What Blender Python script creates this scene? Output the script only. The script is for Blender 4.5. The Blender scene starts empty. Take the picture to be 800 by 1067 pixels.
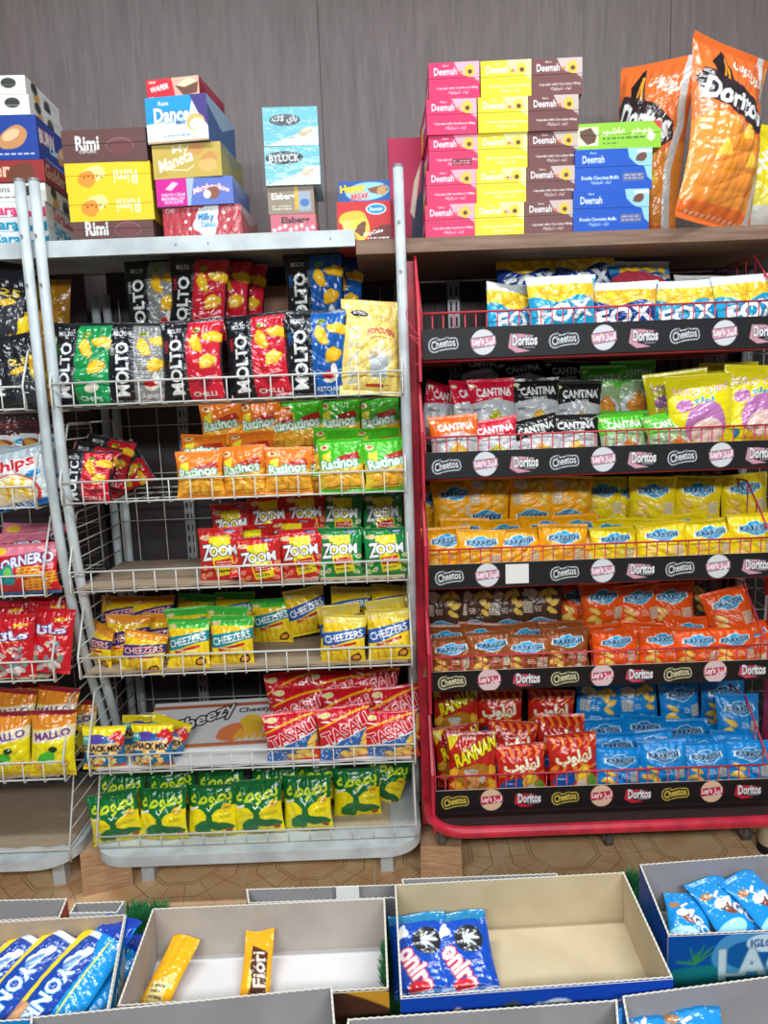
import bpy, math, random
import numpy as np
from mathutils import Vector, Matrix, Euler

random.seed(7)
C = bpy.context.collection
PI = math.pi

# ------------------------------------------------------------------ camera
FPX = 770.0
PITCH, ROLL, CAMZ = math.radians(8.35), math.radians(2.2), 1.5
_F = Vector((0, math.cos(PITCH), -math.sin(PITCH)))
_R0 = Vector((1, 0, 0)); _U0 = _R0.cross(_F)
_R = math.cos(ROLL) * _R0 - math.sin(ROLL) * _U0
_U = math.sin(ROLL) * _R0 + math.cos(ROLL) * _U0
_C = Vector((0, 0, CAMZ))

def at(px, py, Y):
    """a point of the photograph carried out to the distance Y"""
    d = _F + (px - 400) / FPX * _R - (py - 533.5) / FPX * _U
    return _C + d * (Y / d.y)

def atz(px, py, z):
    d = _F + (px - 400) / FPX * _R - (py - 533.5) / FPX * _U
    return _C + d * ((z - CAMZ) / d.z)

cam = bpy.data.cameras.new('camera'); co = bpy.data.objects.new('camera', cam); C.objects.link(co)
M = Matrix((_R, _U, -_F)).transposed().to_4x4(); M.translation = _C
co.matrix_world = M
cam.sensor_fit = 'VERTICAL'; cam.sensor_height = 36; cam.lens = FPX / 1067 * 36
cam.clip_start = 0.02
bpy.context.scene.camera = co

# ------------------------------------------------------------------ materials
def lin(c):
    c = [x / 255 for x in c[:3]]
    return [x / 12.92 if x <= .04045 else ((x + .055) / 1.055) ** 2.4 for x in c]

def mat(name, col=None, rough=.5, metal=0.0, coat=0.0, attr=False, noise=None, bump=None, spec=.5):
    m = bpy.data.materials.new(name); m.use_nodes = True
    nt = m.node_tree; b = nt.nodes['Principled BSDF']
    b.inputs['Roughness'].default_value = rough; b.inputs['Metallic'].default_value = metal
    b.inputs['Coat Weight'].default_value = coat; b.inputs['Coat Roughness'].default_value = .15
    b.inputs['Specular IOR Level'].default_value = spec
    if attr:
        a = nt.nodes.new('ShaderNodeAttribute'); a.attribute_name = 'Col'
        nt.links.new(a.outputs['Color'], b.inputs['Base Color'])
    elif noise:
        c2, scale, lo, hi, stretch = noise
        tc = nt.nodes.new('ShaderNodeTexCoord'); mp = nt.nodes.new('ShaderNodeMapping')
        mp.inputs['Scale'].default_value = stretch
        n = nt.nodes.new('ShaderNodeTexNoise'); n.inputs['Scale'].default_value = scale; n.inputs['Detail'].default_value = 8
        r = nt.nodes.new('ShaderNodeValToRGB')
        r.color_ramp.elements[0].position = lo; r.color_ramp.elements[1].position = hi
        r.color_ramp.elements[0].color = (*lin(col), 1); r.color_ramp.elements[1].color = (*lin(c2), 1)
        nt.links.new(tc.outputs['Object'], mp.inputs[0]); nt.links.new(mp.outputs[0], n.inputs['Vector'])
        nt.links.new(n.outputs['Fac'], r.inputs[0]); nt.links.new(r.outputs[0], b.inputs['Base Color'])
    else:
        b.inputs['Base Color'].default_value = (*lin(col), 1)
    if bump:
        tc = nt.nodes.new('ShaderNodeTexCoord')
        n = nt.nodes.new('ShaderNodeTexNoise'); n.inputs['Scale'].default_value = bump[0]; n.inputs['Detail'].default_value = 4
        bp = nt.nodes.new('ShaderNodeBump'); bp.inputs['Strength'].default_value = bump[1]; bp.inputs['Distance'].default_value = bump[2]
        nt.links.new(tc.outputs['Object'], n.inputs['Vector']); nt.links.new(n.outputs['Fac'], bp.inputs['Height'])
        nt.links.new(bp.outputs[0], b.inputs['Normal'])
    return m

MFOIL = mat('printed_foil', rough=.19, coat=.15, attr=True, bump=(38, .5, .006), spec=.6)
MMATTE = mat('printed_matte_foil', rough=.27, attr=True, bump=(38, .5, .006), spec=.5)
MCARD = mat('printed_card', rough=.45, attr=True, spec=.35)
MSTRIP = mat('printed_strip', rough=.5, attr=True, spec=.3)
MWHITE = mat('white_enamel', (200, 210, 214), .38, noise=((176, 184, 188), 9, .42, .62, (1, 1, 1)))
MWIRE = mat('white_wire', (206, 208, 204), .4)
MWIRE_OLD = mat('aged_white_wire', (196, 194, 186), .5)
MRED = mat('red_enamel', (205, 40, 66), .38, noise=((172, 28, 52), 14, .4, .65, (1, 1, 1)))
MREDWIRE = mat('red_wire', (196, 56, 72), .42)
MDARK = mat('dark_panel', (44, 37, 38), .6)
MDARKRED = mat('dark_corrugated_panel', (52, 34, 34), .6)
MGREY = mat('grey_steel', (140, 142, 146), .45, metal=.3)
MBLACK = mat('black_slot', (14, 14, 16), .7)
MKRAFT = mat('brown_cardboard', (176, 156, 132), .85, noise=((158, 138, 116), 30, .35, .7, (1, 6, 1)))
MKRAFT2 = mat('tan_cardboard', (194, 178, 146), .85, noise=((182, 165, 134), 20, .35, .7, (1, 1, 1)))
MGREYCARD = mat('grey_cardboard', (150, 147, 149), .8, noise=((138, 135, 137), 18, .35, .7, (1, 1, 1)))
MWARMCARD = mat('warm_grey_cardboard', (176, 167, 158), .8, noise=((164, 155, 147), 18, .35, .7, (1, 1, 1)))
MCARDEDGE = mat('card_edge', (202, 196, 186), .85)
MWHITECARD = mat('white_card_floor', (214, 212, 212), .7, noise=((202, 200, 200), 12, .35, .7, (1, 1, 1)))
MWOOD = mat('wooden_board', (150, 120, 100), .6, noise=((112, 84, 68), 6, .3, .7, (1, 12, 12)))
MBLOCK = mat('raw_wood', (200, 164, 128), .75, noise=((166, 128, 94), 8, .3, .7, (3, 3, 20)))
MPAPER = mat('paper', (228, 228, 226), .7)
MRUBBER = mat('grey_rubber', (92, 88, 86), .6)

# ------------------------------------------------------------------ mesh helper
class MB:
    def __init__(s): s.v = []; s.f = []; s.m = []
    def quad(s, pts, mi=0):
        n = len(s.v); s.v += [tuple(p) for p in pts]; s.f.append(tuple(range(n, n + len(pts)))); s.m.append(mi)
    def box(s, a, b, mi=0):
        (x0, y0, z0), (x1, y1, z1) = a, b
        n = len(s.v)
        s.v += [(x, y, z) for x in (x0, x1) for y in (y0, y1) for z in (z0, z1)]
        for f in ((0, 1, 3, 2), (4, 6, 7, 5), (0, 4, 5, 1), (2, 3, 7, 6), (0, 2, 6, 4), (1, 5, 7, 3)):
            s.f.append(tuple(n + i for i in f)); s.m.append(mi)
    def hexa(s, p, mi=0):          # p: 8 points in the order of box()
        n = len(s.v); s.v += [tuple(q) for q in p]
        for f in ((0, 1, 3, 2), (4, 6, 7, 5), (0, 4, 5, 1), (2, 3, 7, 6), (0, 2, 6, 4), (1, 5, 7, 3)):
            s.f.append(tuple(n + i for i in f)); s.m.append(mi)
    def prism(s, poly, off, mi=0):  # poly: planar 3-D points, off: extrusion vector
        n = len(s.v); k = len(poly); off = Vector(off)
        s.v += [tuple(p) for p in poly] + [tuple(Vector(p) + off) for p in poly]
        s.f.append(tuple(n + i for i in range(k))); s.m.append(mi)
        s.f.append(tuple(n + k + k - 1 - i for i in range(k))); s.m.append(mi)
        for i in range(k):
            j = (i + 1) % k
            s.f.append((n + i, n + k + i, n + k + j, n + j)); s.m.append(mi)
    def tube(s, pts, r, n=8, mi=0, closed=False):
        pts = [Vector(p) for p in pts]; base = len(s.v); K = len(pts)
        up = None
        for i, p in enumerate(pts):
            if closed: t = (pts[(i + 1) % K] - pts[i - 1])
            else: t = (pts[min(i + 1, K - 1)] - pts[max(i - 1, 0)])
            t.normalize()
            if up is None:
                r0 = Vector((0, 0, 1)) if abs(t.z) < .9 else Vector((1, 0, 0)); a = t.cross(r0)
            else: a = up - up.dot(t) * t
            a.normalize(); up = a.copy(); b = t.cross(a); b.normalize()
            for k in range(n):
                w = 2 * PI * k / n
                s.v.append(tuple(p + r * (math.cos(w) * a + math.sin(w) * b)))
        R = K if closed else K - 1
        for i in range(R):
            for k in range(n):
                A = base + i * n + k; B = base + i * n + (k + 1) % n
                j = (i + 1) % K
                D = base + j * n + k; E = base + j * n + (k + 1) % n
                s.f.append((A, B, E, D)); s.m.append(mi)
        if not closed:
            s.f.append(tuple(base + k for k in reversed(range(n)))); s.m.append(mi)
            s.f.append(tuple(base + (K - 1) * n + k for k in range(n))); s.m.append(mi)
    def build(s, name, mats, parent=None, smooth=False, loc=None):
        me = bpy.data.meshes.new(name); me.from_pydata(s.v, [], s.f)
        for m in (mats if isinstance(mats, (list, tuple)) else [mats]): me.materials.append(m)
        me.polygons.foreach_set('material_index', s.m)
        if smooth: me.polygons.foreach_set('use_smooth', [True] * len(s.f))
        me.update()
        o = bpy.data.objects.new(name, me); C.objects.link(o)
        if loc is not None: o.location = loc
        if parent is not None: o.parent = parent
        return o

def fillet(pts, r, n=6):
    pts = [Vector(p) for p in pts]; out = [pts[0]]
    for i in range(1, len(pts) - 1):
        a, b, c = pts[i - 1], pts[i], pts[i + 1]
        ra = min(r, (a - b).length * .49); rc = min(r, (c - b).length * .49)
        A = b + (a - b).normalized() * ra; D = b + (c - b).normalized() * rc
        for k in range(n + 1):
            t = k / n; out.append((1 - t) ** 2 * A + 2 * t * (1 - t) * b + t * t * D)
    out.append(pts[-1]); return out

def tag(o, label=None, cat=None, group=None, kind=None):
    if label:
        n = len(label.split()); assert 4 <= n <= 16, (n, label)
        o['label'] = label
    if cat: o['category'] = cat
    if group: o['group'] = group
    if kind: o['kind'] = kind
    return o

def empty(name, loc=(0, 0, 0), rot=(0, 0, 0)):
    o = bpy.data.objects.new(name, None); C.objects.link(o); o.location = loc; o.rotation_euler = rot
    o.empty_display_size = .05
    return o

def copy_tree(o, parent=None):
    c = o.copy(); C.objects.link(c)
    if parent is not None: c.parent = parent
    for ch in list(o.children): copy_tree(ch, c)
    return c

# ------------------------------------------------------------------ printed artwork, painted onto dense meshes
_glyphs = {}
def glyph_tris(s, off):
    k = (s, off)
    if k not in _glyphs:
        cu = bpy.data.curves.new('lettering', 'FONT'); cu.body = s; cu.offset = off; cu.resolution_u = 2
        ob = bpy.data.objects.new('lettering', cu); C.objects.link(ob)
        dg = bpy.context.evaluated_depsgraph_get(); dg.update()
        me = bpy.data.meshes.new_from_object(ob.evaluated_get(dg))
        me.calc_loop_triangles()
        v = np.array([q.co[:2] for q in me.vertices]); t = np.array([q.vertices[:] for q in me.loop_triangles])
        _glyphs[k] = v[t] if len(t) else np.zeros((0, 3, 2))
        bpy.data.meshes.remove(me); bpy.data.objects.remove(ob); bpy.data.curves.remove(cu)
    return _glyphs[k]

AR = {'batouta': '\uFEEA\uFEC3\uFEEE\uFEC4\uFE91', 'lahloob': '\uFE8F\uFEEE\uFEE0\uFEEC\uFEDF', 'lays': '\uFEB0\uFEF4\uFEDF',
      'doritos': '\uFEB1\uFEEE\uFE98\uFEF3\uFEAD\uFEED\uFEA9', 'fox': '\uFEB2\uFEDB\uFEEE\uFED3', 'karkish': '\uFEB6\uFEF4\uFEDB\uFEAE\uFEDB',
      'bailuck': '\uFED9\uFEFB \uFEF1\uFE8E\uFE91', 'cake': '\uFEDA\uFEF4\uFEDB', 'ashoor': '\uFEAD\uFEEE\uFEB7\uFE8E\uFECB  \uFEEE\uFEA8\uFEEE\uFEA7',
      'lolo': '\uFEEE\uFEDF\uFEEE\uFEDF', 'filling': '\uFE94\uFEFB\uFEEE\uFEDB\uFEEE\uFEB8\uFE97  \uFEDA\uFEF4\uFEDB', 'mado': '\uFE8E\uFE97\uFE8E\uFEE3'}

class Cv:
    """a sheet of print W x H metres; painted at SS samples per mesh vertex"""
    def __init__(s, W, H, base, pitch=.0017, SS=3):
        s.W, s.H, s.SS = W, H, SS
        s.nx = max(4, round(W / pitch)) + 1; s.ny = max(4, round(H / pitch)) + 1
        s.w, s.h = s.nx * SS, s.ny * SS
        s.img = np.empty((s.h, s.w, 3)); s.img[:] = base
        s.X = (np.arange(s.w) + .5) / s.w; s.Y = (np.arange(s.h) + .5) / s.h
        s.a = W / H
    def _bb(s, x0, x1, y0, y1):
        i0 = max(0, int(x0 * s.w) - 1); i1 = min(s.w, int(x1 * s.w) + 2)
        j0 = max(0, int(y0 * s.h) - 1); j1 = min(s.h, int(y1 * s.h) + 2)
        return i0, i1, j0, j1
    def rect(s, x0, y0, x1, y1, col):
        i0, i1 = [min(s.w, max(0, round(q * s.w))) for q in (x0, x1)]; j0, j1 = [min(s.h, max(0, round(q * s.h))) for q in (y0, y1)]
        s.img[j0:j1, i0:i1] = col; return s
    def poly(s, pts, col):
        pts = np.array(pts, float)
        i0, i1, j0, j1 = s._bb(pts[:, 0].min(), pts[:, 0].max(), pts[:, 1].min(), pts[:, 1].max())
        if i0 >= i1 or j0 >= j1: return s
        X = s.X[None, i0:i1]; Y = s.Y[j0:j1, None]
        ins = np.zeros((j1 - j0, i1 - i0), bool)
        for (xa, ya), (xb, yb) in zip(pts, np.roll(pts, -1, 0)):
            if ya == yb: continue
            c = ((ya > Y) != (yb > Y)) & (X < (xb - xa) * (Y - ya) / (yb - ya) + xa)
            ins ^= c
        s.img[j0:j1, i0:i1][ins] = col; return s
    def ell(s, cx, cy, rx, ry, col, rot=0, n=28, wob=0, seed=0):
        """rx, ry as shares of the sheet's width"""
        rr = random.Random(seed); ph = [rr.uniform(0, 6.28) for _ in range(4)]
        c, d = math.cos(math.radians(rot)), math.sin(math.radians(rot)); P = []
        for k in range(n):
            t = 2 * PI * k / n; q = 1 + wob * (math.sin(2 * t + ph[0]) + .6 * math.sin(3 * t + ph[1]) + .5 * math.sin(5 * t + ph[2]))
            x, y = rx * q * math.cos(t), ry * q * math.sin(t)
            P.append((cx + c * x - d * y, cy + (d * x + c * y) * s.a))
        return s.poly(P, col)
    def line(s, pts, wd, col):
        for (x0, y0), (x1, y1) in zip(pts, pts[1:]):
            dx, dy = x1 - x0, (y1 - y0) / s.a; L = math.hypot(dx, dy) or 1e-6
            nx, ny = -dy / L * wd / 2, dx / L * wd / 2
            s.poly([(x0 + nx, y0 + ny * s.a), (x1 + nx, y1 + ny * s.a), (x1 - nx, y1 - ny * s.a), (x0 - nx, y0 - ny * s.a)], col)
            s.ell(x1, y1, wd / 2, wd / 2, col, n=8)
        return s
    def band(s, f0, f1, col, n=24, x0=0, x1=1):
        xs = np.linspace(x0, x1, n)
        return s.poly([(x, f0(x)) for x in xs] + [(x, f1(x)) for x in xs[::-1]], col)
    def text(s, t, cx, cy, w, col, h=None, rot=0, bold=.02, out=None, ow=.05, slant=0, arc=0, flip=False):
        """w: length of the text, h: its height, as shares of the sheet's width"""
        t = AR.get(t, t)
        ref = glyph_tris(t, 0.0)
        if not len(ref): return s
        mn = ref.reshape(-1, 2).min(0); mx = ref.reshape(-1, 2).max(0); ctr = (mn + mx) / 2; size = mx - mn
        sx = w / size[0]; sy = (h / size[1]) if h else sx
        c, d = math.cos(math.radians(rot)), math.sin(math.radians(rot))
        T = glyph_tris(t, round(min(bold, .04), 3)).copy()
        T = (T - ctr) * (sx, sy)
        if flip: T = -T
        x, y = T[..., 0], T[..., 1]
        y = y + slant * x - arc * (x / (w / 2)) ** 2 * w
        Xr = cx + c * x - d * y; Yr = cy + (d * x + c * y) * s.a
        if out:
            rad = ow * (sx + sy) / 2
            for k in range(10):
                ox, oy = rad * math.cos(k * PI / 5), rad * math.sin(k * PI / 5) * s.a
                for a, b in zip(Xr, Yr): s.tri(a + ox, b + oy, out)
        for a, b in zip(Xr, Yr): s.tri(a, b, col)
        return s
    def tri(s, a, b, col):
        i0 = max(0, math.floor(a.min() * s.w - .5)); i1 = min(s.w, math.ceil(a.max() * s.w + .5))
        j0 = max(0, math.floor(b.min() * s.h - .5)); j1 = min(s.h, math.ceil(b.max() * s.h + .5))
        if i0 >= i1 or j0 >= j1: return
        X = s.X[None, i0:i1]; Y = s.Y[j0:j1, None]
        D = (a[1] - a[0]) * (b[2] - b[0]) - (a[2] - a[0]) * (b[1] - b[0])
        if abs(D) < 1e-12: return
        u = ((X - a[0]) * (b[2] - b[0]) - (a[2] - a[0]) * (Y - b[0])) / D
        v = ((a[1] - a[0]) * (Y - b[0]) - (X - a[0]) * (b[1] - b[0])) / D
        s.img[j0:j1, i0:i1][(u >= -1e-6) & (v >= -1e-6) & (u + v <= 1 + 1e-6)] = col
    def chips(s, spots, r, col=(236, 184, 40), edge=(196, 130, 24), wob=.12, seed=1, flat=.72):
        for k, (x, y) in enumerate(spots):
            rot = (seed * 37 + k * 61) % 180
            s.ell(x, y, r * 1.08, r * flat * 1.1, edge, rot, wob=wob, seed=seed + k)
            s.ell(x - .004, y + .006, r * .97, r * flat * .95, col, rot, wob=wob, seed=seed + k)
            s.ell(x - r * .15, y + r * .15 * s.a, r * .45, r * .25, tuple(min(255, q + 16) for q in col), rot, wob=wob, seed=seed + k)
        return s
    def fine(s, x0, y0, x1, y1, rows, col, dens=.6, seed=3):
        """small print: rows of short strokes"""
        rr = random.Random(seed); hh = (y1 - y0) / rows
        for r in range(rows):
            x = x0
            while x < x1:
                L = rr.uniform(.02, .07)
                if rr.random() < dens + .25: s.rect(x, y0 + r * hh + hh * .25, min(x1, x + L), y0 + r * hh + hh * .7, col)
                x += L + .018
        return s
    def out(s):
        a = s.img.reshape(s.ny, s.SS, s.nx, s.SS, 3).mean((1, 3)) / 255
        return np.where(a <= .04045, a / 12.92, ((a + .055) / 1.055) ** 2.4)

def grid_mesh(name, P, col, m, smooth=True):
    """P: (ny,nx,3) points, col: (ny,nx,3) linear colours; several sheets may be given as lists"""
    if not isinstance(P, list): P, col = [P], [col]
    V, Q, K = [], [], []; b = 0
    for p, c in zip(P, col):
        ny, nx = p.shape[:2]
        idx = np.arange(ny * nx).reshape(ny, nx) + b
        Q.append(np.stack([idx[:-1, :-1], idx[:-1, 1:], idx[1:, 1:], idx[1:, :-1]], -1).reshape(-1, 4))
        V.append(p.reshape(-1, 3)); K.append(np.broadcast_to(c, (ny, nx, 3)).reshape(-1, 3)); b += ny * nx
    V = np.concatenate(V); Q = np.concatenate(Q); K = np.concatenate(K)
    me = bpy.data.meshes.new(name)
    me.vertices.add(len(V)); me.vertices.foreach_set('co', V.astype(np.float32).ravel())
    me.loops.add(Q.size); me.loops.foreach_set('vertex_index', Q.ravel().astype(np.int32))
    me.polygons.add(len(Q)); me.polygons.foreach_set('loop_start', (np.arange(len(Q)) * 4).astype(np.int32))
    me.polygons.foreach_set('use_smooth', np.full(len(Q), smooth))
    ca = me.color_attributes.new('Col', 'FLOAT_COLOR', 'POINT')
    ca.data.foreach_set('color', np.concatenate([K, np.ones((len(K), 1))], 1).astype(np.float32).ravel())
    me.materials.append(m); me.update(calc_edges=True); me.validate()
    return me

# ------------------------------------------------------------------ pillow bags
def bag_meshes(name, cv, T, seed, m, seal=.045, crumple=1.0, back=None, pinch=.075):
    rg = np.random.RandomState(seed)
    W, H = cv.W, cv.H; col = cv.out(); ny, nx = cv.ny, cv.nx
    dirs = [(rg.uniform(0, PI), rg.uniform(1.5, 5.5), rg.uniform(0, 6.28), rg.uniform(.5, 1)) for _ in range(7)]
    ph = rg.uniform(0, 6.28, 12); fr = rg.uniform(3, 9, 6)
    def surf(u, v, side):
        vv = np.clip((v - seal) / (1 - 2 * seal), 0, 1)
        ev = np.clip(np.sin(PI * vv), 0, 1) ** .62; eu = np.clip(1 - np.abs(2 * u - 1) ** 2.2, 0, 1) ** .7
        pin = pinch * np.clip(np.sin(PI * vv), 0, 1) ** .8
        x = (u - .5) * W * (1 - pin); z = v * H - .3 * pinch * W * np.abs(2 * u - 1) ** 2 * np.where(v > .5, -1, 1) * (1 - ev) * .3
        # broad sway of the whole sheet and curled seals
        sway = .0035 * np.sin(2.2 * v * PI + ph[0]) * W / .15 + .003 * np.sin(1.7 * PI * u + ph[1]) * (1 - ev)
        env = ev * eu
        wr = np.zeros_like(u)
        wx = u + .07 * np.sin(5 * v + ph[2]); wz = v * H / W + .07 * np.sin(6 * u + ph[3])
        for th, f, p, a in dirs:
            q = np.abs(np.sin(PI * f * (math.cos(th) * wx + math.sin(th) * wz) + p))
            wr += a * (q ** .6 - .6)
        wr *= .0024 * crumple * (W / .14) * env ** .7
        near = np.exp(-np.minimum(vv, 1 - vv) / .10)
        pl = sum(np.sin(2 * PI * fr[k] * u + ph[4 + k] + (2.5 * vv if k % 2 else -2 * vv)) for k in range(4)) / 4
        wr += .0068 * crumple * pl * near * np.clip(ev * 2.5, 0, 1) * (W / .14) ** .5
        t = T / 2 * env * (1.12 - .24 * vv)
        y = sway + (-(t + wr) if side < 0 else (t * .85 + wr * .6))
        return np.stack([x, y, z], -1)
    jv = np.linspace(0, 1, ny); iu = np.linspace(0, 1, nx)
    a = max(1, int(round(seal * (ny - 1)))); b = ny - 1 - a
    U, V = np.meshgrid(iu, jv[a:b + 1])
    V = seal + (V - jv[a]) / (jv[b] - jv[a]) * (1 - 2 * seal)
    F = surf(U, V, -1)
    Ub, Vb = np.meshgrid(np.linspace(1, 0, 15), np.linspace(seal, 1 - seal, 17)); B = surf(Ub, Vb, 1)
    bc = np.array(lin(back)) if back else col[::max(1, ny // 16), nx // 2][:1].mean(0) * 0 + np.median(col.reshape(-1, 3), 0)
    body = grid_mesh(name + '_body', [F, B], [col[a:b + 1], bc], m)
    res = [body]
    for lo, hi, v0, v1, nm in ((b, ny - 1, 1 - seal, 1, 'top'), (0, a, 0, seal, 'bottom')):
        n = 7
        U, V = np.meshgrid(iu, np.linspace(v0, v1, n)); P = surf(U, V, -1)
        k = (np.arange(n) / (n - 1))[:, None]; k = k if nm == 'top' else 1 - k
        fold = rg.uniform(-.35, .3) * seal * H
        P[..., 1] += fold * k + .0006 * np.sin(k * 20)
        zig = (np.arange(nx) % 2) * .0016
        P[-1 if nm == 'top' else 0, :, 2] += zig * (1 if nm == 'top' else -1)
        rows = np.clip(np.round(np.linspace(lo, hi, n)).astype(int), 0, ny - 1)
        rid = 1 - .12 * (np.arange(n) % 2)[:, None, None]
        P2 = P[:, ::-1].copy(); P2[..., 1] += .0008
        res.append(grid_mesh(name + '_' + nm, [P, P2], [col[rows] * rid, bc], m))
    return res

DES = {}
def design(key, W, H, T, look, paint, m=None, variants=3, base=(255, 255, 255), crumple=1.0, back=None, name='chips_bag', cat='snack bag', pitch=.0017, seal=.045, pinch=.075):
    cv = Cv(W, H, base, pitch); paint(cv)
    DES[key] = dict(W=W, H=H, T=T, look=look, cv=cv, m=m or MFOIL, n=variants, crumple=crumple, back=back, name=name, cat=cat, seal=seal, protos={}, pinch=pinch)

ROWS = {}
_hidden = []
def put_root(root, P, rot):
    root.location = P; root.rotation_euler = rot

BAGCOUNT = [0]
FLOORS = {}
def floor_of(row):
    for k, z in FLOORS.items():
        if k in row: return z
def bag(key, x, ytop, Y, roll=0, lean=7, yaw=0, row='', s=1.0, sx=1.0, zmin=None, flipped=False):
    """x, ytop: where the middle of the bag's top edge shows in the photograph; Y: its distance"""
    d = DES[key]; var = BAGCOUNT[0] % d['n']; BAGCOUNT[0] += 1
    jit = random.Random(BAGCOUNT[0])
    if floor_of(row) is not None and d['T'] < .1:
        yaw += jit.uniform(-9, 9); roll += jit.uniform(-1.5, 1.5)
        lean = min(lean, max(1, math.degrees(math.asin(min(.9, max(0, (Y - 2.128) / (d['H'] * s)))))))
    if var not in d['protos']:
        ms = bag_meshes(key + str(var), d['cv'], d['T'], 11 + 7 * var + sum(map(ord, key)), d['m'], d['seal'], d['crumple'], d['back'], d['pinch'])
        d['protos'][var] = ms
    root = empty(d['name'])
    for me, nm in zip(d['protos'][var], ('wrapper', 'top_seal', 'bottom_seal')):
        o = bpy.data.objects.new(nm, me); C.objects.link(o); o.parent = root
    e = Euler((math.radians(-lean), math.radians(roll), math.radians(yaw)), 'XYZ')
    top = at(x, ytop, Y)
    fl = floor_of(row); sz = s
    if fl is not None:
        full = (e.to_matrix() @ Vector((0, 0, d['H'] * s))).z; low = top.z - fl
        if full > low:      # a bag slumps on the tray it stands on
            sz = s * max(.8, low / full)
    sc = Vector((s * sx, s, sz))
    loc = top - e.to_matrix() @ Vector((0, 0, d['H'] * sz))
    if fl is not None and loc.z < fl - .004: loc.z = fl - .004
    if flipped:
        loc = top; e = Euler((math.radians(lean), math.radians(180 + roll), math.radians(yaw)), 'XYZ')
    if d['T'] < .1 and key != 'popcorn': sc.x *= 1.055
    root.location = loc; root.rotation_euler = e; root.scale = sc
    ROWS.setdefault((d['look'], row), []).append((top.x, root, d['cat']))
    return root

ORD = ['leftmost', 'second', 'third', 'fourth', 'fifth', 'sixth', 'seventh', 'eighth', 'ninth', 'tenth', 'eleventh']
def finish_labels():
    for (look, row), L in ROWS.items():
        L.sort(key=lambda t: t[0])
        for i, (x, o, cat) in enumerate(L):
            if len(L) == 1: lab = f'{look}, {row}'
            elif i == 0: lab = f'leftmost {look}, {row}'
            elif i == len(L) - 1: lab = f'rightmost {look}, {row}'
            else: lab = f'{ORD[i]} {look} from left, {row}'
            tag(o, lab, cat, group=f'{look}s, {row}' if len(L) > 1 else None)

# ------------------------------------------------------------------ the prints of the bags
WHT = (238, 240, 240); BLK = (22, 24, 30); YEL = (246, 206, 40)

def molto(side, sub, tcol, inner=None):
    def f(c):
        c.rect(0, 0, 1, 1, BLK)
        c.rect(.44, 0, .97, .97, side)
        if inner:
            rr = random.Random(4)
            for k in range(26): c.ell(rr.uniform(.46, .95), rr.uniform(.05, .6), .05, .012, inner, rr.uniform(0, 180))
        c.text('MOLTO', .26, .42, .92, WHT, h=.2, rot=90, bold=.035)
        c.text('CHIPS', .1, .66, .2, tcol, h=.06, rot=90, bold=.03)
        c.ell(.24, .86, .14, .09, (60, 64, 72)); c.ell(.24, .86, .125, .078, BLK)
        c.text('MOLTO', .24, .86, .22, WHT, h=.075, bold=.03)
        c.chips([(.6, .68), (.86, .76), (.78, .46)], .145, (244, 192, 40), (206, 140, 22), seed=3, flat=.66)
        c.ell(.6, .85, .07, .04, (150, 170, 30), 10); c.text('NEW', .6, .85, .09, BLK, bold=.03)
        c.line([(.5, .3), (.62, .26), (.9, .3)], .012, (225, 225, 225))
        c.text(sub, .68, .085, .36, WHT, h=.07, bold=.03); c.fine(.4, .13, .46, .9, 26, (120, 122, 130), seed=5)
        c.ell(.72, .21, .12, .075, (232, 226, 210) if inner or side[1] > 100 else (150, 24, 44), 20)
        if side[2] > 120: c.ell(.7, .24, .11, .06, (214, 30, 44), 12); c.ell(.78, .3, .05, .1, (240, 236, 230))
        c.rect(0, .965, 1, 1, (30, 32, 38)); c.rect(0, 0, 1, .03, (30, 32, 38))
    return f
ML = dict(W=.176, H=.25, T=.055, crumple=1.3)
design('molto_green', look='black and green crisp bag', paint=molto((22, 146, 78), 'CHIPS', (70, 180, 90)), **ML)
design('molto_grey', look='black and grey crisp bag', paint=molto((136, 138, 138), 'LABNEH', (220, 220, 220), (176, 178, 178)), **ML)
design('molto_red', look='black and red crisp bag', paint=molto((206, 30, 52), 'CHILLI', (214, 40, 60)), **ML)
design('molto_blue', look='black and blue crisp bag', paint=molto((24, 92, 172), 'KETCHUP', (40, 110, 190), (14, 70, 150)), **ML)
def msmall(c):
    molto((206, 30, 52), 'CHILLI', (214, 40, 60))(c)
design('molto_small', .145, .165, .04, 'small black and red crisp bag', msmall, crumple=1.3)

def popc(c):
    c.rect(0, 0, 1, 1, (240, 214, 118))
    c.text('MOLTO', .2, .4, .95, (206, 204, 180), h=.17, rot=88, bold=.03, out=(250, 240, 190), ow=.03)
    c.ell(.3, .84, .15, .055, (28, 28, 26), -6); c.text('MOLTO', .3, .845, .2, WHT, h=.05, rot=-6)
    c.text('POPCORN', .66, .66, .46, (196, 30, 60), h=.1, bold=.03, arc=.12)
    c.text('sweet salty', .66, .59, .34, (150, 70, 60), h=.035, arc=.1)
    rr = random.Random(3)
    for k in range(34): c.ell(rr.gauss(.62, .1), rr.gauss(.42, .035), .045, .04, random.Random(k).choice([(250, 240, 214), (240, 216, 160), (226, 206, 170)]), rr.uniform(0, 90), wob=.15, seed=k)
    c.poly([(.5, .17), (.76, .17), (.8, .38), (.46, .38)], (186, 196, 202)); c.rect(.52, .2, .74, .26, (168, 180, 190))
    c.fine(.5, .76, .85, .82, 3, (190, 160, 80)); c.rect(.42, .08, .72, .11, (190, 60, 30)); c.text('POPCORN', .7, .1, .2, (120, 60, 20), bold=.02)
design('popcorn', .175, .285, .05, 'large pale yellow popcorn bag', popc, variants=1, crumple=1.3)

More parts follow.
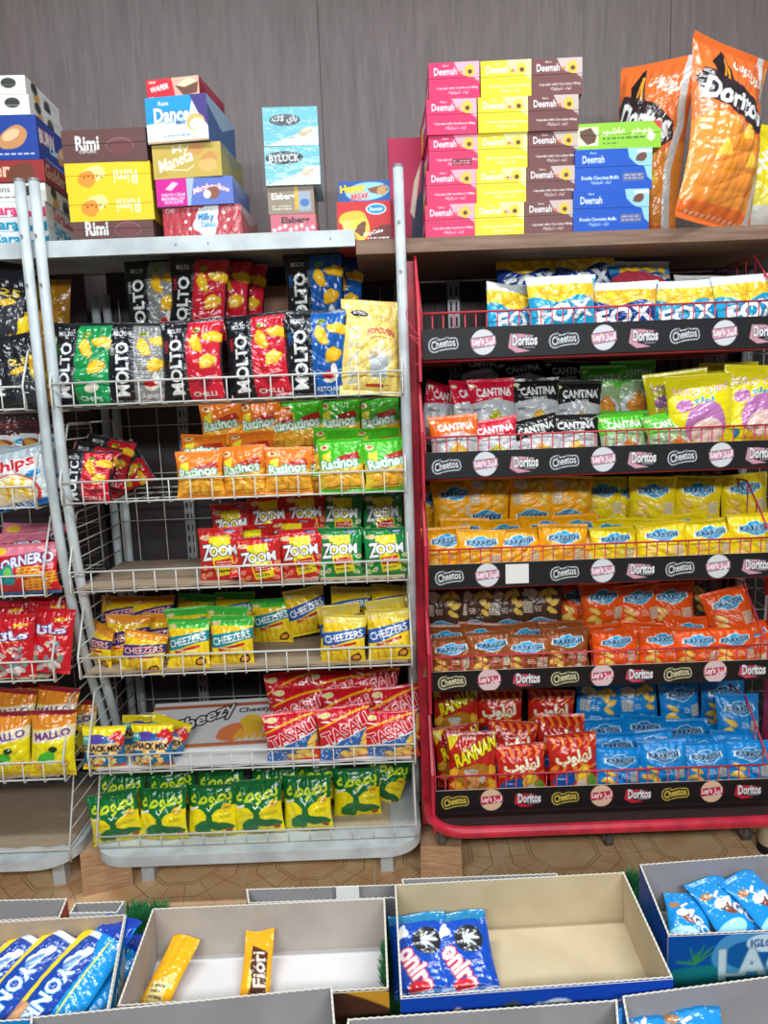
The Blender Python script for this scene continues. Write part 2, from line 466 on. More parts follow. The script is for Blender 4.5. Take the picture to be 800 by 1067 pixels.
def ratinos(a, b, edge):
    def f(c):
        c.rect(0, 0, 1, 1, a); c.band(lambda x: 0, lambda x: .52 - .1 * x, b)
        c.rect(0, 0, 1, .07, edge)
        c.ell(.16, .85, .1, .07, (230, 210, 150)); c.ell(.17, .86, .05, .03, (200, 60, 40))
        c.poly([(.42, .66), (.88, .76), (.94, .62), (.5, .58)], (188, 50, 34))
        c.poly([(.1, .72), (.3, .78), (.26, .4), (.08, .42)], (244, 226, 60))
        c.chips([(.25, .3), (.48, .28), (.72, .32), (.36, .16), (.6, .15), (.85, .2), (.85, .44)], .15, (246, 184, 58), (206, 122, 30), seed=6, flat=.6, wob=.22)
        c.text('Ratinos', .48, .55, .8, (234, 246, 226), h=.22, rot=6, bold=.04, out=(34, 150, 130), ow=.06)
        c.line([(.12, .09), (.5, .12), (.9, .1)], .015, (90, 60, 20)); c.fine(.62, .46, .92, .52, 2, WHT)
    return f
design('rat_orange', .132, .165, .045, 'orange corn snack bag', ratinos((240, 128, 36), (246, 170, 50), (240, 150, 40)))
design('rat_green', .132, .165, .045, 'bright green corn snack bag', ratinos((78, 196, 40), (226, 196, 60), (84, 200, 44)))

def zoom(a, nut):
    def f(c):
        c.rect(0, 0, 1, 1, a); c.poly([(.24, .84), (.72, .86), (.84, .16), (.4, .1)], (240, 222, 36))
        c.poly([(.37, .4), (.76, .44), (.78, .3), (.4, .26)], (196, 28, 40)); c.fine(.42, .3, .76, .4, 2, (250, 210, 190), .8)
        c.ell(.16, .82, .13, .06, (228, 196, 150), wob=.1); c.ell(.72, .92, .14, .035, (40, 70, 150), -8); c.text('NEW', .75, .92, .16, WHT, bold=.02)
        for k, (x, y) in enumerate([(.13, .28), (.24, .16), (.1, .12), (.9, .3), (.86, .14), (.93, .44)]):
            c.ell(x, y, .075, .06, nut, k * 40, wob=.1, seed=k); c.ell(x, y, .03, .03, tuple(int(q * .82) for q in nut), k * 30)
        c.text('Z', .2, .55, .2, WHT, h=.36, bold=.03, out=(30, 30, 30), ow=.05, slant=.1)
        c.text('OOM', .58, .58, .62, WHT, h=.24, rot=3, bold=.04, out=(30, 30, 30), ow=.05)
        c.text('Paprika', .58, .2, .3, (30, 60, 40), h=.07, rot=8)
    return f
design('zoom_red', .128, .172, .045, 'red and yellow nut snack bag', zoom((204, 34, 36), (236, 150, 110)))
design('zoom_green', .128, .172, .045, 'dark green and yellow nut snack bag', zoom((22, 134, 66), (200, 210, 150)))

def cheez(top, stripe, txt, ol):
    def f(c):
        c.rect(0, 0, 1, 1, (246, 214, 34)); c.rect(0, .82, 1, 1, top)
        rr = random.Random(8)
        for k in range(30): c.poly([(x0 := rr.uniform(0, .95), y0 := rr.uniform(.03, .34)), (x0 + .05, y0 + .02), (x0 + .04, y0 + .2), (x0 - .02, y0 + .18)], rr.choice([(250, 226, 60), (232, 178, 22), (240, 196, 30)]))
        for k in range(9): c.ell(.05 + k * .11, .69 + .05 * (k % 2), .09, .05, (236, 190, 26), k * 30, wob=.2, seed=k)
        c.band(lambda x: .36 + .2 * x - .02 * math.sin(6 * x), lambda x: .62 + .16 * x, stripe)
        c.text('CHEEZERS', .5, .575, .9, txt, h=.17, rot=13, bold=.025, out=ol, ow=.04)
        c.poly([(.2, .36), (.8, .49), (.82, .44), (.22, .31)], (196, 40, 34)); c.fine(.28, .345, .78, .4, 1, WHT)
        c.ell(.8, .15, .14, .09, (60, 34, 20), 20, wob=.1); c.ell(.8, .15, .09, .06, (226, 150, 60), 20); c.ell(.14, .86, .1, .045, (238, 206, 150))
    return f
design('cz_purple', .128, .152, .045, 'yellow puff bag with purple stripe', cheez((232, 150, 40), (52, 44, 120), (244, 176, 150), (60, 40, 120)))
design('cz_teal', .128, .152, .045, 'yellow puff bag with teal stripe', cheez((70, 190, 70), (10, 140, 156), (240, 244, 240), (8, 110, 130)))
design('cz_blue', .128, .152, .045, 'yellow puff bag with blue stripe', cheez((226, 206, 90), (34, 92, 176), (240, 244, 244), (40, 60, 130)))

def snackmix(c):
    c.rect(0, 0, 1, 1, (24, 110, 160)); c.rect(0, .8, 1, 1, (246, 226, 30))
    c.ell(.34, .74, .24, .12, (90, 70, 170), 10); c.ell(.82, .7, .2, .2, (216, 40, 40), 20, wob=.1); c.ell(.62, .62, .22, .1, (40, 110, 190), 15)
    c.ell(.12, .7, .14, .12, (60, 170, 170)); c.text('chi', .12, .75, .14, WHT, bold=.03)
    c.poly([(.06, .62), (.9, .66), (.94, .44), (.08, .42)], (238, 196, 130))
    rr = random.Random(2)
    for k in range(22): c.ell(rr.uniform(.15, .8), rr.uniform(.1, .42), .07, .05, rr.choice([(244, 206, 110), (232, 166, 60), (250, 226, 160)]), rr.uniform(0, 180), wob=.2, seed=k)
    for k in range(7): c.ell(.08 + .14 * k, .1, .06, .05, rr.choice([(210, 60, 40), (40, 80, 150), (240, 170, 40)]), k * 40)
    c.text('SNACK MIX', .5, .53, .86, (20, 18, 30), h=.16, rot=-2, bold=.05); c.rect(0, 0, 1, .06, (238, 210, 40))
design('snackmix', .13, .158, .045, 'multicoloured snack mix bag', snackmix)

def tasali(c):
    c.rect(0, 0, 1, 1, (206, 22, 40))
    c.band(lambda x: .0, lambda x: .3 + .34 * x, (44, 104, 178))
    c.band(lambda x: .28 + .3 * x, lambda x: .31 + .34 * x, (240, 244, 246))
    rr = random.Random(5)
    for k in range(70):
        x = rr.uniform(.02, .95); y = rr.uniform(.02, .28 + .3 * x); c.ell(x, y, .016, .016, (220, 232, 244), k * 20, n=5)
    c.band(lambda x: 0, lambda x: max(0, -.1 + .46 * x), (206, 60, 30), x0=.2)
    c.chips([(.5, .1), (.68, .2), (.86, .3), (.8, .1), (.93, .44), (.62, .06)], .12, (240, 202, 100), (206, 140, 50), seed=9, wob=.2)
    c.band(lambda x: .62 + .28 * math.sin(1.5 * x), lambda x: .66 + .28 * math.sin(1.5 * x), (246, 176, 30))
    c.text('TASALI', .52, .58, .92, (206, 22, 40), h=.28, rot=22, bold=.02, out=(244, 240, 240), ow=.045)
    c.ell(.16, .88, .13, .05, (236, 220, 160), wob=.1); c.line([(.08, .78), (.24, .76)], .03, WHT); c.rect(0, 0, 1, .04, (196, 30, 40))
design('tasali', .16, .18, .05, 'red potato crisp bag', tasali)
def bato(c):
    c.rect(0, 0, 1, 1, (244, 224, 22)); c.band(lambda x: .52 + .18 * abs(x - .48) - .12 * math.exp(-((x - .48) / .1) ** 2), lambda x: 1, (10, 112, 54))
    c.ell(.34, .2, .2, .16, (20, 116, 54), 20, wob=.12); c.ell(.66, .24, .26, .13, (16, 104, 50), -12, wob=.15, seed=4); c.poly([(.4, .24), (.56, .3), (.52, .6), (.44, .6)], (16, 108, 50))
    c.text('batouta', .5, .76, .84, (214, 232, 40), h=.42, rot=8, bold=.03)
    c.poly([(.06, .56), (.24, .62), (.25, .58), (.07, .52)], (238, 238, 236)); c.line([(.42, .58), (.48, .53), (.54, .6)], .025, (240, 240, 230))
    c.ell(.84, .58, .1, .1, (240, 190, 30)); c.text('chips', .84, .58, .13, (20, 100, 50)); c.ell(.86, .14, .07, .06, (150, 80, 30)); c.rect(0, 0, 1, .05, (236, 214, 20))
    c.fine(.7, .38, .92, .46, 3, (120, 130, 20))
design('batouta', .15, .198, .05, 'green and yellow snack bag', bato)

def fox(top, low, txt=(236, 242, 246)):
    def f(c):
        c.rect(0, 0, 1, 1, low); c.rect(0, .6, 1, 1, top)
        c.chips([(.2, .68), (.45, .64), (.7, .7), (.9, .62), (.34, .78), (.6, .8), (.84, .8)], .13, (246, 200, 50), (226, 156, 30), seed=2, flat=.5, wob=.2)
        c.rect(0, .88, 1, 1, (238, 240, 238))
        c.band(lambda x: .4, lambda x: .66 + .05 * math.sin(9 * x + 1), low)
        c.text('FOX', .52, .47, .8, txt, h=.26, rot=4, bold=.07, out=(30, 70, 120), ow=.03, slant=.1)
        c.text('fox', .86, .665, .22, WHT, h=.11, rot=6, bold=.02)
        c.fine(.3, .05, .8, .16, 3, (220, 236, 244))
    return f
FX = dict(W=.19, H=.2, T=.055, crumple=1.5)
design('fox_light', look='yellow and light blue snack bag', paint=fox((248, 212, 60), (20, 160, 208)), **FX)
design('fox_dark', look='yellow and navy snack bag', paint=fox((236, 176, 50), (24, 60, 140)), **FX)
def foxr(c): fox((60, 150, 200), (40, 90, 170))(c); c.band(lambda x: .42, lambda x: .62 + .1 * math.sin(5 * x), (206, 70, 90))
design('fox_pink', look='blue and pink snack bag', paint=foxr, **{**FX, 'H': .2})

def cant(top, txt, chipc, low=(196, 198, 200)):
    def f(c):
        c.rect(0, 0, 1, 1, low); c.band(lambda x: .62 + .05 * math.sin(PI * x), lambda x: 1, top)
        c.rect(0, 0, 1, .05, (160, 162, 166)); c.ell(.5, .3, .36, .27, (214, 216, 218), wob=.03)
        c.chips([(.56, .32)], .22, chipc, tuple(int(q * .8) for q in chipc), seed=2, flat=.8)
        c.chips([(.4, .28)], .13, chipc, tuple(int(q * .8) for q in chipc), seed=5, flat=.8)
        c.text('CANTINA', .54, .79, .74, txt, h=.17, rot=1, bold=.08); c.text('CHIPS', .56, .68, .3, txt, h=.06, bold=.03)
        c.ell(.1, .9, .07, .04, (222, 214, 170)); c.text('SPICY', .2, .53, .24, (70, 72, 76), h=.05)
        c.fine(.75, .1, .95, .16, 2, (200, 50, 60))
    return f
CT = dict(W=.138, H=.195, T=.05, crumple=1.3)
design('cant_orange', look='orange topped silver tortilla bag', paint=cant((240, 108, 30), WHT, (240, 196, 80)), **CT)
design('cant_red', look='crimson topped silver tortilla bag', paint=cant((204, 26, 56), WHT, (190, 190, 40)), **CT)
design('cant_black', look='black topped silver tortilla bag', paint=cant((26, 26, 28), (226, 228, 226), (240, 186, 70)), **CT)
design('cant_green', look='green tortilla bag', paint=cant((90, 196, 50), WHT, (230, 150, 60), (150, 178, 130)), **CT)

def lolo(c):
    c.rect(0, 0, 1, 1, (236, 222, 24)); c.text('LOLO CHIPS', .52, .78, .82, (250, 226, 200), h=.1, rot=3, bold=.04, out=(150, 60, 60), ow=.022, arc=-.06)
    c.text('lolo', .54, .665, .3, (30, 150, 200), h=.11, bold=.03, out=WHT, ow=.04)
    c.ell(.56, .36, .33, .34, (190, 120, 180), wob=.05); c.ell(.24, .6, .13, .1, (190, 120, 180), 20); c.ell(.58, .26, .26, .2, (238, 206, 196), wob=.05)
    c.ell(.14, .12, .1, .08, (30, 130, 180)); c.chips([(.4, .06), (.62, .05), (.84, .08)], .1, seed=3)
design('lolo', .178, .222, .055, 'yellow crisp bag with lilac print', lolo)

def kark(base, logo=(30, 160, 216), out=(236, 244, 244), txt=(16, 64, 110), chip=(238, 196, 90)):
    def f(c):
        c.rect(0, 0, 1, 1, base)
        c.chips([(.26, .48), (.2, .33), (.33, .24), (.24, .13), (.45, .15)], .12, chip, tuple(int(q * .78) for q in chip), seed=4, flat=.55)
        c.fine(.5, .38, .66, .5, 3, (240, 226, 210)); c.rect(.7, .3, .92, .52, (222, 210, 190)); c.fine(.71, .31, .91, .51, 5, tuple(int(q * .8) for q in base), .7)
        c.ell(.68, .16, .13, .1, (222, 204, 180), wob=.15); c.ell(.8, .14, .09, .08, (214, 196, 180), wob=.15, seed=2)
        P = [(.1, .68), (.14, .8), (.3, .82), (.36, .87), (.56, .9), (.64, .84), (.86, .84), (.9, .72), (.76, .67), (.66, .61), (.5, .585), (.38, .62), (.26, .66)]
        g = lambda k: [(.5 + (x - .5) * k, .74 + (y - .74) * k) for x, y in P]
        c.poly(g(.9), out); c.poly(g(.82), logo)
        c.text('KARKISH', .5, .745, .6, txt, h=.115, rot=2, bold=.07, out=(214, 236, 244), ow=.05)
        c.text('karkish', .5, .665, .2, txt, h=.07, bold=.03, out=WHT, ow=.05)
    return f
KK = dict(W=.142, H=.168, T=.05, crumple=1.15, m=MMATTE)
design('kk_amber', look='amber crisp bag', paint=kark((246, 170, 22)), **KK)
design('kk_yellow', look='bright yellow crisp bag', paint=kark((242, 214, 22)), **KK)
design('kk_brown', look='brown crisp bag', paint=kark((156, 84, 42)), **KK)
design('kk_orange', look='orange crisp bag', paint=kark((238, 88, 20)), **KK)
design('kk_blue', look='blue crisp bag', paint=kark((16, 136, 214), logo=(22, 130, 200), txt=(14, 50, 96)), **KK)
design('kk_dark', look='dark brown crisp bag', paint=kark((84, 56, 46)), **KK)

def rannan(c):
    c.rect(0, 0, 1, 1, (190, 36, 26)); c.ell(.5, .3, .42, .32, (176, 122, 34), wob=.08)
    c.chips([(.15, .2), (.32, .1), (.88, .2), (.75, .1), (.1, .4), (.9, .42)], .12, (240, 180, 50), (190, 110, 20), seed=5)
    c.chips([(.42, .36), (.58, .28), (.5, .18)], .15, (214, 160, 90), (140, 80, 30), seed=8)
    c.ell(.45, .42, .16, .07, (196, 192, 186), -15, wob=.15); c.ell(.68, .3, .08, .06, (214, 206, 196), 20, wob=.15)
    c.text('RANNAN', .55, .73, .88, (240, 226, 20), h=.26, rot=11, bold=.04, out=(70, 60, 10), ow=.045, slant=.25)
    c.text('RANI', .45, .92, .26, (240, 230, 220), h=.07); c.poly([(.02, .96), (.28, .98), (.04, .74)], (240, 220, 40)); c.rect(0, 0, 1, .04, (200, 60, 30))
design('rannan', .148, .2, .05, 'red snack bag with yellow lettering', rannan)
def lahloob(c):
    c.rect(0, 0, 1, 1, (194, 36, 28))
    for k in range(6):
        x0 = .05 + .17 * k; c.poly([(x0, .98), (x0 + .1, .96), (x0 + .15, .84), (x0 + .02, .76), (x0 + .09, .86)], (244, 130, 40))
    for k in range(5): c.ell(.1 + .2 * k, .48 + .04 * (k % 2), .12, .04, (240, 140, 46), 30 + 40 * k, wob=.2, seed=k)
    c.ell(.3, .3, .26, .14, (24, 90, 170), 10, wob=.1); c.ell(.66, .36, .2, .16, (240, 206, 60), 30, wob=.12); c.ell(.84, .22, .13, .16, (110, 170, 50), 30, wob=.1)
    c.ell(.62, .2, .16, .09, (236, 226, 206), 10, wob=.12); c.chips([(.3, .1), (.5, .08), (.8, .08)], .1, (240, 110, 40), (190, 40, 20), seed=7)
    c.text('lahloob', .5, .64, .72, (246, 244, 236), h=.3, rot=4, bold=.05, out=(206, 160, 60), ow=.04)
    c.text('snack', .24, .32, .2, WHT, h=.05)
design('lahloob', .15, .2, .05, 'red and orange swirled snack bag', lahloob)

# bags on the left hand rack
def mdark(c):
    c.rect(0, 0, 1, 1, (30, 32, 38)); c.rect(.55, .05, .95, .6, (52, 54, 60)); c.text('MOLTO', .3, .5, .85, WHT, h=.18, rot=90, bold=.04)
    c.text('2.5', .72, .62, .3, (226, 196, 60), h=.12, bold=.03); c.ell(.7, .5, .14, .06, (226, 180, 40), 20)
design('molto_black', .17, .24, .05, 'glossy black crisp bag', mdark, crumple=2)
def golden(c):
    c.rect(0, 0, 1, 1, (206, 148, 28)); c.rect(.75, 0, 1, 1, (176, 120, 24))
    for x, y in ((.4, .86), (.55, .55), (.7, .3), (.3, .15)): c.ell(x, y, .18, .16, (236, 208, 40))
    c.chips([(.2, .35), (.8, .1)], .13, seed=2)
design('golden', .17, .27, .05, 'golden snack bag with yellow discs', golden, crumple=1.2)
def fries(c):
    c.rect(0, 0, 1, 1, (206, 212, 216)); c.rect(0, .8, 1, 1, (176, 190, 198))
    c.text('Chips', .52, .7, .7, (196, 30, 44), h=.26, bold=.035, out=(244, 244, 244), ow=.04, rot=6)
    c.ell(.5, .26, .4, .36, (216, 60, 60)); c.ell(.5, .28, .36, .32, (240, 224, 190))
    rr = random.Random(3)
    for k in range(22): x = rr.uniform(.25, .75); y = rr.uniform(.12, .34); c.line([(x, y), (x + rr.uniform(-.12, .12), y + .16)], .04, rr.choice([(246, 204, 70), (232, 170, 40), (250, 220, 110)]))
    c.rect(0, .0, 1, .1, (40, 110, 180)); c.text('FRIES', .5, .06, .5, WHT, h=.07); c.ell(.86, .52, .1, .06, (30, 140, 200), 15)
design('fries', .19, .215, .055, 'silver crisp bag with fries print', fries, crumple=1.7)
def friesd(c): fries(c); c.rect(0, .62, 1, 1, (70, 40, 40)); c.ell(.5, .28, .38, .34, (150, 70, 46)); c.chips([(.35, .25), (.6, .3), (.5, .45)], .14, (206, 150, 60), (150, 90, 30)); c.text('Crispy', .5, .78, .6, (150, 60, 60), h=.16)
design('fries_dark', .15, .19, .045, 'dark maroon fries bag', friesd)
def waffle(c):
    c.rect(0, 0, 1, 1, (204, 24, 42)); c.band(lambda x: .74 + .1 * x, lambda x: 1, (228, 130, 150))
    c.text('ORNERO', .6, .69, .7, (232, 226, 240), h=.15, rot=10, bold=.04, out=(40, 44, 110), ow=.05, arc=.05); c.ell(.2, .86, .12, .06, (246, 200, 60))
    for cx, cy in ((.62, .42), (.8, .3), (.7, .16)):
        for k in range(4): c.line([(cx - .13 + k * .08, cy - .1), (cx - .07 + k * .08, cy + .12)], .028, (240, 176, 60)); c.line([(cx - .14, cy - .08 + k * .06), (cx + .18, cy - .05 + k * .06)], .028, (236, 166, 46))
    c.ell(.34, .38, .14, .13, (20, 150, 160), 20, wob=.15); c.ell(.36, .44, .06, .08, (120, 200, 90)); c.rect(0, 0, 1, .05, (60, 100, 150))
design('waffle', .215, .16, .05, 'wide red waffle snack bag', waffle)
def mana(c):
    c.rect(0, 0, 1, 1, (202, 24, 38)); c.text('mado', .5, .68, .7, (236, 232, 246), h=.2, rot=4, bold=.04, out=(50, 50, 140), ow=.05)
    c.text('Mix', .72, .84, .3, (236, 206, 50), h=.1, rot=10, bold=.03); c.fine(.2, .56, .8, .6, 1, (240, 160, 40))
    rr = random.Random(9)
    for k in range(20): c.ell(rr.uniform(.12, .85), rr.uniform(.06, .48), .09, .07, rr.choice([(220, 210, 206), (150, 130, 150), (190, 90, 90), (120, 150, 140), (226, 190, 160)]), rr.uniform(0, 180), wob=.2, seed=k)
    c.ell(.6, .12, .12, .1, (236, 234, 232), wob=.2)
design('mana', .125, .19, .05, 'red party mix bag', mana, crumple=1.3)
def lime(c):
    c.rect(0, 0, 1, 1, (238, 222, 26)); c.rect(0, .72, 1, 1, (226, 140, 40)); c.rect(0, .93, 1, 1, (150, 30, 50))
    c.poly([(0, .68), (1, .8), (1, .62), (0, .5)], (236, 220, 180)); c.text('MALLO', .5, .65, .8, (110, 60, 130), h=.16, rot=10, bold=.04, out=WHT, ow=.04)
    c.ell(.42, .32, .22, .12, (70, 180, 50), 8, wob=.12); c.ell(.56, .44, .1, .07, (30, 60, 30)); c.ell(.5, .24, .12, .06, (240, 244, 230)); c.rect(0, 0, 1, .08, (226, 196, 26))
    c.chips([(.8, .2), (.2, .16)], .1)
design('lime', .13, .2, .05, 'yellow and orange snack bag', lime, crumple=1.3)

# the big bags on top of the red rack
def doritos(tilt):
    def f(c):
        c.rect(0, 0, 1, 1, (238, 116, 50))
        c.band(lambda x: .1, lambda x: .52 + .05 * math.sin(7 * x), (240, 148, 60))
        for k, (x, y) in enumerate([(.3, .36), (.5, .42), (.68, .34), (.42, .28), (.6, .48)]): c.poly([(x - .09, y - .04), (x + .1, y - .02), (x, y + .07)], [(246, 196, 70), (226, 140, 40)][k % 2])
        c.poly([(.2, .86), (.36, .96), (.48, .64), (.3, .6)], (36, 26, 30)); c.line([(.28, .64), (.36, .9), (.4, .66)], .03, (240, 160, 50))
        P = [(.02, .76), (.12, .82), (.6, .74), (.86, .64), (.88, .55), (.74, .5), (.45, .56), (.06, .66)]
        c.poly(P, (52, 38, 44))
        c.text('Doritos', .46, .66, .74, (240, 240, 240), h=.24, rot=tilt, bold=.045, out=(60, 60, 70), ow=.03, slant=.1)
        c.text('doritos', .66, .85, .42, (240, 238, 236), h=.16, rot=tilt, bold=.03)
        c.text('SWEET CHILLI', .42, .53, .36, (250, 220, 190), h=.05, rot=tilt, bold=.02)
        c.band(lambda y: 0, lambda y: 0, WHT) if False else c.poly([(.84, 1), (.92, 1), (.97, .62), (.9, .4), (.93, .05), (.84, .05), (.82, .4), (.9, .62)], (212, 212, 210))
        for k in range(12): c.rect(.1 + k * .07, .035, .14 + k * .07, .05, (250, 200, 170))
    return f
design('dor', .29, .56, .13, 'huge orange tortilla crisp bag', doritos(-20), variants=2, crumple=1.0, name='tortilla_chips_bag', pitch=.0024, seal=.035, pinch=.12)
def plainy(c):
    c.rect(0, 0, 1, 1, (236, 216, 30)); c.rect(0, 0, 1, .22, (214, 214, 206)); c.text('CHIPS', .4, .6, .5, WHT, h=.2, rot=30, bold=.03)
    c.band(lambda x: .22, lambda x: .3 + .04 * math.sin(8 * x), (246, 232, 90))
design('bigyellow', .26, .36, .12, 'big bright yellow crisp bag', plainy, variants=1, name='tortilla_chips_bag', pitch=.0026, pinch=.1)
def ruby(c): c.rect(0, 0, 1, 1, (236, 234, 232)); c.rect(0, .55, 1, 1, (196, 40, 36)); c.text('CHIPS', .5, .7, .7, WHT, h=.2, bold=.03); c.ell(.5, .3, .3, .25, (60, 50, 60), wob=.1); c.chips([(.4, .3), (.6, .25)], .15)
design('ruby', .17, .22, .06, 'white and red crisp bag', ruby, crumple=1.4)

# ------------------------------------------------------------------ the room
def wallmat():
    m = bpy.data.materials.new('brown_wood_panelling'); m.use_nodes = True; nt = m.node_tree; b = nt.nodes['Principled BSDF']
    tc = nt.nodes.new('ShaderNodeTexCoord'); L = nt.links
    mp = nt.nodes.new('ShaderNodeMapping'); mp.inputs['Scale'].default_value = (9, 9, .9)
    n = nt.nodes.new('ShaderNodeTexNoise'); n.inputs['Scale'].default_value = 3.2; n.inputs['Detail'].default_value = 9; n.inputs['Roughness'].default_value = .65; n.inputs['Distortion'].default_value = .6
    mp2 = nt.nodes.new('ShaderNodeMapping'); mp2.inputs['Scale'].default_value = (60, 60, 5)
    n2 = nt.nodes.new('ShaderNodeTexNoise'); n2.inputs['Scale'].default_value = 2; n2.inputs['Detail'].default_value = 5
    r = nt.nodes.new('ShaderNodeValToRGB'); r.color_ramp.elements[0].position = .3; r.color_ramp.elements[1].position = .72
    r.color_ramp.elements[0].color = (*lin((97, 86, 85)), 1); r.color_ramp.elements[1].color = (*lin((130, 118, 117)), 1)
    mx = nt.nodes.new('ShaderNodeMix'); mx.data_type = 'FLOAT'; mx.inputs[0].default_value = .35
    L.new(tc.outputs['Object'], mp.inputs[0]); L.new(mp.outputs[0], n.inputs['Vector']); L.new(tc.outputs['Object'], mp2.inputs[0]); L.new(mp2.outputs[0], n2.inputs['Vector'])
    L.new(n.outputs['Fac'], mx.inputs[2]); L.new(n2.outputs['Fac'], mx.inputs[3]); L.new(mx.outputs[0], r.inputs[0]); L.new(r.outputs[0], b.inputs['Base Color'])
    b.inputs['Roughness'].default_value = .55
    return m

def floormat():
    m = bpy.data.materials.new('patterned_floor_tiles'); m.use_nodes = True; nt = m.node_tree; b = nt.nodes['Principled BSDF']; L = nt.links
    def math_(op, a, b_=None):
        n = nt.nodes.new('ShaderNodeMath'); n.operation = op
        for i, q in enumerate((a, b_)):
            if q is None: continue
            if isinstance(q, (int, float)): n.inputs[i].default_value = q
            else: L.new(q, n.inputs[i])
        return n.outputs[0]
    tc = nt.nodes.new('ShaderNodeTexCoord'); sp = nt.nodes.new('ShaderNodeSeparateXYZ'); L.new(tc.outputs['Object'], sp.inputs[0])
    T = .42
    px = math_('SUBTRACT', math_('FRACT', math_('ADD', math_('DIVIDE', sp.outputs[0], T), 40.18)), .5)
    py = math_('SUBTRACT', math_('FRACT', math_('ADD', math_('DIVIDE', sp.outputs[1], T), 40.05)), .5)
    ax, ay = math_('ABSOLUTE', px), math_('ABSOLUTE', py)
    octo = math_('MAXIMUM', math_('MAXIMUM', ax, ay), math_('MULTIPLY', math_('ADD', ax, ay), .7071))
    def ring(d, r, w): return math_('LESS_THAN', math_('ABSOLUTE', math_('SUBTRACT', d, r)), w)
    l = math_('MAXIMUM', ring(octo, .25, .003), ring(octo, .275, .003)); l = math_('MAXIMUM', l, ring(octo, .42, .003))
    out = math_('GREATER_THAN', octo, .285)
    ang = math_('FRACT', math_('MULTIPLY', math_('ADD', math_('ARCTAN2', py, px), PI), 16 / (2 * PI)))
    spoke = math_('MULTIPLY', math_('LESS_THAN', math_('MULTIPLY', math_('ABSOLUTE', math_('SUBTRACT', ang, .5)), octo), .005), out)
    l = math_('MAXIMUM', l, spoke)
    grout = math_('GREATER_THAN', math_('MAXIMUM', ax, ay), .494)
    n = nt.nodes.new('ShaderNodeTexNoise'); n.inputs['Scale'].default_value = 9; n.inputs['Detail'].default_value = 5; L.new(tc.outputs['Object'], n.inputs['Vector'])
    r = nt.nodes.new('ShaderNodeValToRGB'); r.color_ramp.elements[0].position = .35; r.color_ramp.elements[1].position = .68
    r.color_ramp.elements[0].color = (*lin((224, 176, 128)), 1); r.color_ramp.elements[1].color = (*lin((240, 206, 160)), 1); L.new(n.outputs['Fac'], r.inputs[0])
    m1 = nt.nodes.new('ShaderNodeMix'); m1.data_type = 'RGBA'; L.new(l, m1.inputs[0]); L.new(r.outputs[0], m1.inputs[6]); m1.inputs[7].default_value = (*lin((150, 108, 70)), 1)
    m2 = nt.nodes.new('ShaderNodeMix'); m2.data_type = 'RGBA'; L.new(grout, m2.inputs[0]); L.new(m1.outputs[2], m2.inputs[6]); m2.inputs[7].default_value = (*lin((226, 206, 176)), 1)
    L.new(m2.outputs[2], b.inputs['Base Color']); b.inputs['Roughness'].default_value = .3
    return m

WALLY = 2.78
q = MB(); q.box((-3.2, WALLY, 0), (3.6, WALLY + .1, 3.3)); w = q.build('wall_back', wallmat()); tag(w, kind='structure')
q = MB(); q.box((-3.2, -2.2, -.05), (3.6, WALLY + .1, 0)); tag(q.build('floor', floormat()), kind='structure')
q = MB()
for x in (-1.35, at(333, 60, WALLY).x, 1.06, 2.2): q.box((x - .0015, WALLY - .0012, 0), (x + .0015, WALLY, 3.3))
tag(q.build('trim_1', mat('panel_joint', (84, 70, 68), .7)), kind='structure')

# ------------------------------------------------------------------ the white racks
def basket(x0, x1, z, parent, m, first, low_y=2.1, side_l=True, side_r=True, back=2.56):
    """wire tray: front rim, hanging front bars, floor rods and raised ends"""
    q = MB(); yb = low_y; zb = z - .062; r = .0026
    q.tube([(x0, yb, z), (x1, yb, z)], r + .0004)
    q.tube([(x0, yb + .012, zb), (x1, yb + .012, zb)], r)
    n = round((x1 - x0) / .0627)
    for i in range(n + 1):
        x = x0 + (x1 - x0) * i / n
        q.tube(fillet([(x, yb, z + .001), (x, yb - .002, zb - .004), (x, back, zb - .004)], .008, 3), .0019, 6)
    for y in (2.25, 2.4, back): q.tube([(x0, y, zb - .008), (x1, y, zb - .008)], r)
    for on, x in ((side_l, x0), (side_r, x1)):
        if not on: continue
        q.tube(fillet([(x, yb + .012, zb), (x, yb - .004, z), (x, yb + .09, z + .165), (x, back, z + .165), (x, back, zb)], .012, 4), r + .0006)
        for k in range(1, 5):
            zz = zb + (z + .165 - zb) * k / 5
            ys = yb + (.0 if zz < z else .094 * (zz - z) / .165)
            q.tube([(x, ys, zz), (x, back, zz)], .0019, 6)
    o = q.build('wire_basket', m, parent, smooth=True)
    return o

